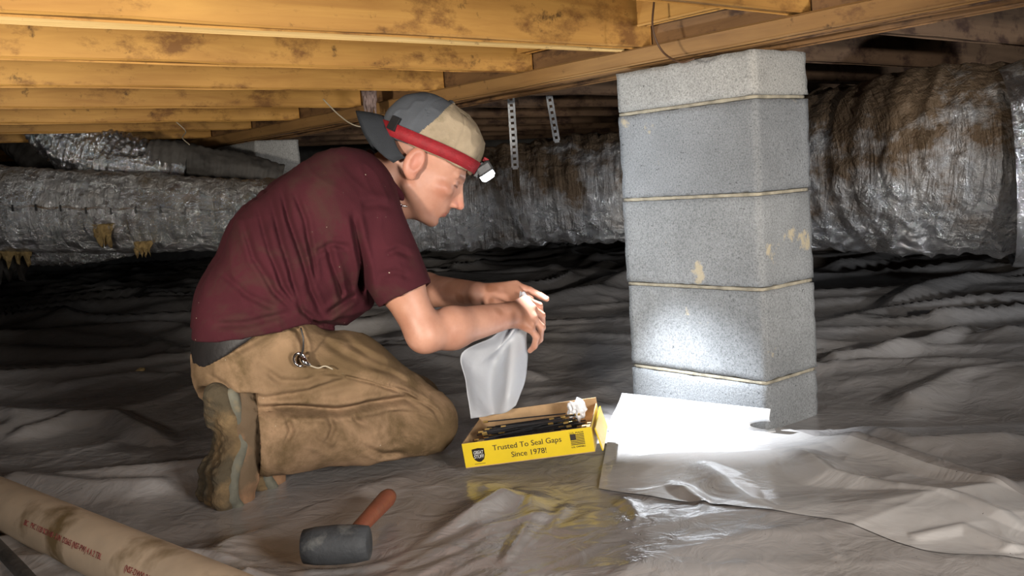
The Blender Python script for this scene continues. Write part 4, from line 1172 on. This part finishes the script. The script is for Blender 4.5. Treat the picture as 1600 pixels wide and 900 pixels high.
# printing on the front
fo = -e2*0.0006
def ft(s, size, u, z, mat, width, name): return text_obj(s, size, mat, bxp(u, 0, z)+fo, e1, UB, name, bx, 0.0002, width)
ft('Trusted To Seal Gaps', 0.0155, BL*0.50, 0.0285, M_ink, BL*0.53, 'printed_words')
ft('Since 1978!', 0.0155, BL*0.505, 0.0105, M_ink, BL*0.27, 'printed_words')
ft('U.S. MADE', 0.0052, BL*0.885, 0.0405, M_ink, BL*0.105, 'printed_words')
ft('U.S. OWNED', 0.0052, BL*0.885, 0.0125, M_ink, BL*0.105, 'printed_words')
# shield logo
bm = bmesh.new(); pts = [(-0.0125, 0.032), (-0.0125, 0.018), (-0.0095, 0.010), (-0.004, 0.0058), (0, 0.005), (0.004, 0.0058), (0.0095, 0.010), (0.0125, 0.018), (0.0125, 0.032), (0, 0.0335)]
ctr = BL*0.118
vs = [bm.verts.new(Vector(bxp(ctr+x, 0, z+0.004)+fo*0.5)) for x, z in pts]; f = bm.faces.new(vs)
bmesh.ops.solidify(bm, geom=[f], thickness=0.0003)
link('shield_logo', from_bm(bm, 'shield_logo'), M_ink, bx)
text_obj('GREAT', 0.0100, M_print, bxp(ctr, 0, 0.0255)+fo*1.8, e1, UB+e1*0.08, 'printed_words', bx, 0.0002, 0.0195)
text_obj('STUFF', 0.0100, M_print, bxp(ctr, 0, 0.0170)+fo*1.8, e1, UB+e1*0.08, 'printed_words', bx, 0.0002, 0.0195)
bm = bmesh.new(); box_bm(bm, bxp(ctr, 0, 0.0055)+fo*0.5, (e1, e2, UB), (0.011, 0.0003, 0.0004))
fw_ = BL*0.105; fc = BL*0.885
for k in range(7): box_bm(bm, bxp(fc, 0, 0.0190+k*0.0032)+fo*0.5, (e1, e2, UB), (fw_/2, 0.0003, 0.0008))
box_bm(bm, bxp(fc-fw_*0.30, 0, 0.0345)+fo*0.6, (e1, e2, UB), (fw_*0.2, 0.0004, 0.0056))
o = link('printed_flag', from_bm(bm, 'printed_flag'), M_ink, bx); o['kind'] = 'stuff'
# pins
def pin_mesh(L, name='steel_pin'):
    bm = bmesh.new()
    for (x0, x1, r, mi) in ((-L/2, L/2-0.006, 0.0014, 0), (L/2-0.010, L/2, 0.0027, 1)):
        r_ = bmesh.ops.create_cone(bm, cap_ends=True, segments=7, radius1=r, radius2=r, depth=x1-x0, matrix=Matrix.Translation(((x0+x1)/2, 0, 0)) @ Matrix.Rotation(PI/2, 4, 'Y'))
        for v in r_['verts']:
            for f in v.link_faces: f.material_index = mi
    me = from_bm(bm, name); me.materials.append(M_pin); me.materials.append(M_brass); return me
pms = [pin_mesh(0.165), pin_mesh(0.18), pin_mesh(0.15)]
for k in range(125):
    layer, j = divmod(k, 25)
    a = rnd.gauss(0, 0.012) if layer < 4 else rnd.uniform(-0.5, 0.5)
    if rnd.random() < 0.5: a += PI
    v = 0.012+j*0.00615 if layer < 4 else rnd.uniform(0.05, 0.125)
    u = BL/2+rnd.uniform(-0.042, 0.030)*(0.6 if layer == 4 else 1)
    hz = 0.0155+0.0055*layer*(1 if layer < 4 else 1.1)+(0.0055*(j % 4) if layer == 4 else 0)
    o = bpy.data.objects.new('steel_pin', pms[k % 3]); col.objects.link(o)
    ang_ = math.atan2(e1[1], e1[0])+a
    o.rotation_euler = (0, -math.asin(e1[2])*math.cos(a)+rnd.gauss(0, 0.003), ang_); o.location = Vector(bxp(u, v, hz))
    tag(o, 'thin dark steel pin with brass end lying in the yellow box', 'pin', 'loose steel pins piled in the yellow box')
# crumpled white scrap on the pins
bm = bmesh.new(); bmesh.ops.create_icosphere(bm, subdivisions=3, radius=0.020)
for v in bm.verts:
    n = v.co.normalized(); s = 1.1-1.0*abs(mnoise.noise(n*1.3+Vector((3, 1, 7))))+0.18*mnoise.noise(n*3.1)
    v.co = n*0.020*max(s, 0.25); v.co.z *= 1.25
cpos = bxp(BL-0.036, BDp*0.62, 0.058)
me = from_bm(bm, 'crumpled_paper', False); o = link('crumpled_paper', me, M_tissue); o.location = Vector(cpos)
tag(o, 'crumpled white scrap lying on the pins in the box', 'paper')

# ================================================================== MALLET
mh = empty('rubber_mallet', G(525, 872), 'black rubber mallet with reddish brown handle lying on the plastic', 'mallet')
ma = G(474, 858, 0.03); mb = G(578, 852, 0.03); mc = (ma+mb)/2; md_ = (mb-ma); ml = float(np.linalg.norm(md_)); md_ /= ml
mc = mc+UZ*0.004
prof = [(-0.502, 0.0), (-0.5, 0.022), (-0.485, 0.0255), (-0.3, 0.0285), (0, 0.0300), (0.3, 0.0285), (0.485, 0.0255), (0.5, 0.022), (0.502, 0.0)]
me = tube([mc+md_*p*ml for p, r in prof], [max(r, 0.0003) for p, r in prof], 36, name='mallet_head')
link('mallet_head', me, M_rubber, mh)
hd_ = G(600, 772, 0.02)-mc; hd_ = hd_/np.linalg.norm(hd_)
hp = [(0.0, 0.011), (0.03, 0.0115), (0.08, 0.0125), (0.14, 0.0135), (0.20, 0.0150), (0.245, 0.0160), (0.262, 0.0140), (0.268, 0.008), (0.269, 0.0005)]
base = mc+md_*0.012
hend = np.array([hd_[0], hd_[1], -0.055]); hend /= np.linalg.norm(hend)
me = tube([base+hend*p for p, r in hp], [r for p, r in hp], 24, name='handle')
link('handle', me, M_handle, mh)

# ================================================================== PIPE
pr_ = 0.0445
pa_ = G(0, 787, pr_-0.005); pb_ = G(170, 862, pr_-0.005); pd_ = (pb_-pa_); pd_[2] = 0; pd_ /= np.linalg.norm(pd_)
pp = empty('plastic_pipe', pa_, 'muddy beige plastic pipe with red lettering in the lower left corner', 'pipe')
p0 = pa_-pd_*0.45; p1 = pa_+pd_*0.95
path = [p0+(p1-p0)*i/30 for i in range(31)]
bm = bmesh.new(); bm.from_mesh(tube(path, pr_, 48, caps=False, name='t')); 
inner = tube(path, pr_-0.005, 48, caps=False, name='t2'); bm.from_mesh(inner)
link('pipe_wall', from_bm(bm, 'pipe_wall', True), M_pvc, pp)
# red print wrapped on the pipe, facing the camera
side = np.cross(pd_, UZ); side = side if side[1] < 0 else -side
def pipe_print(s, start, size, tilt):
    cu = bpy.data.curves.new('t', 'FONT'); cu.body = s; cu.size = size; cu.extrude = 0.0002; cu.resolution_u = 2
    t_ = bpy.data.objects.new('t', cu); col.objects.link(t_); bpy.context.view_layer.update(); me = bpy.data.meshes.new_from_object(t_); bpy.data.objects.remove(t_)
    for v in me.vertices:
        a = tilt+v.co.y/pr_; c = pa_+pd_*(start+v.co.x*0.9)
        v.co = Vector(c+(side*math.cos(a)+UZ*math.sin(a))*(pr_+0.0006+v.co.z))
    return link('red_lettering', me, M_inkred, pp)
pipe_print('IIIC   PVC 1120 SCH 40 - 3 IN  D2665 (NSF-PW) 4 A 2 TBL', 0.22, 0.0125, 0.36)
pipe_print('(NSF-DWV) 260 PSI @ 73 F', 0.57, 0.0125, 0.36)
# dark hose crossing the extreme corner
hz = [G(-60, 796, 0.022), G(0, 858, 0.022), G(38, 898, 0.022), G(74, 940, 0.022)]
o = link('dark_hose', tube(spline(hz, 20), 0.011, 14, name='dark_hose'), M_darkinsul); tag(o, 'thin dark hose in the extreme lower left corner', 'hose')

# ================================================================== OVERLAPPING SHEETS AT THE PIER
def inside_sheet(name, left, right, nu, nv, lift, mat, label=None, curl=0.0):
    """sheet between two pixel polylines (near edge and far edge) draped over the ground"""
    A = spline([G(*p) for p in left], nu); B = spline([G(*p) for p in right], nu)
    T_ = np.linspace(0, 1, nv+1)
    Gd = A[:, None, :]*(1-T_[None, :, None])+B[:, None, :]*T_[None, :, None]
    X = Gd[..., 0]; Y = Gd[..., 1]
    Z = ground(X, Y)+lift + 0.0012*vnoise(X*9, Y*9, X*0+2)
    Z = Z + curl*np.exp(-(T_[None, :]/0.03)**2)
    me = grid_mesh(X, Y, Z, name)
    return link(name, me, mat)
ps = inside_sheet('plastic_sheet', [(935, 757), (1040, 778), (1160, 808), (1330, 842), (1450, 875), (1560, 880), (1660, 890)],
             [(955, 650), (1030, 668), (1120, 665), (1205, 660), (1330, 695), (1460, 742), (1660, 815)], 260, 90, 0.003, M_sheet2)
tag(ps, 'paler clean plastic sheet overlapping the ground cover before the pier', 'plastic sheet')
# turned-up strip against the pier foot
def on_ground(x, y, lift):
    z = 0.0
    for _ in range(4): q = G(x, y, z); z = float(ground([q[0]], [q[1]])[0])+lift
    return (x, y, G(x, y, z)[1])
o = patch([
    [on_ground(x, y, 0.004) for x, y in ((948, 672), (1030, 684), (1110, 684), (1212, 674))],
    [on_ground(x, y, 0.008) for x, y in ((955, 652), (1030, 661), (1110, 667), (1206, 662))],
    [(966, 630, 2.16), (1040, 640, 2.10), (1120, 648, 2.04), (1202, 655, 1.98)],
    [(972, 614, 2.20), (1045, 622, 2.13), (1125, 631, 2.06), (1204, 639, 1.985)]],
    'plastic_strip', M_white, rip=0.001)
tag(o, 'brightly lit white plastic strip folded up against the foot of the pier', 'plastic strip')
# small brown scrap on the dark sheet behind the man
bm = bmesh.new(); c = G(222, 582, 0.03); bmesh.ops.create_icosphere(bm, subdivisions=3, radius=0.016)
for v in bm.verts: v.co = v.co*(1+0.5*mnoise.noise(v.co*90))
o = link('insulation_scrap', from_bm(bm, 'insulation_scrap', True), M_insul); o.location = Vector(c)
tag(o, 'small brown scrap lying on the dark plastic behind the man', 'scrap')
# block stub at the far left under the duct
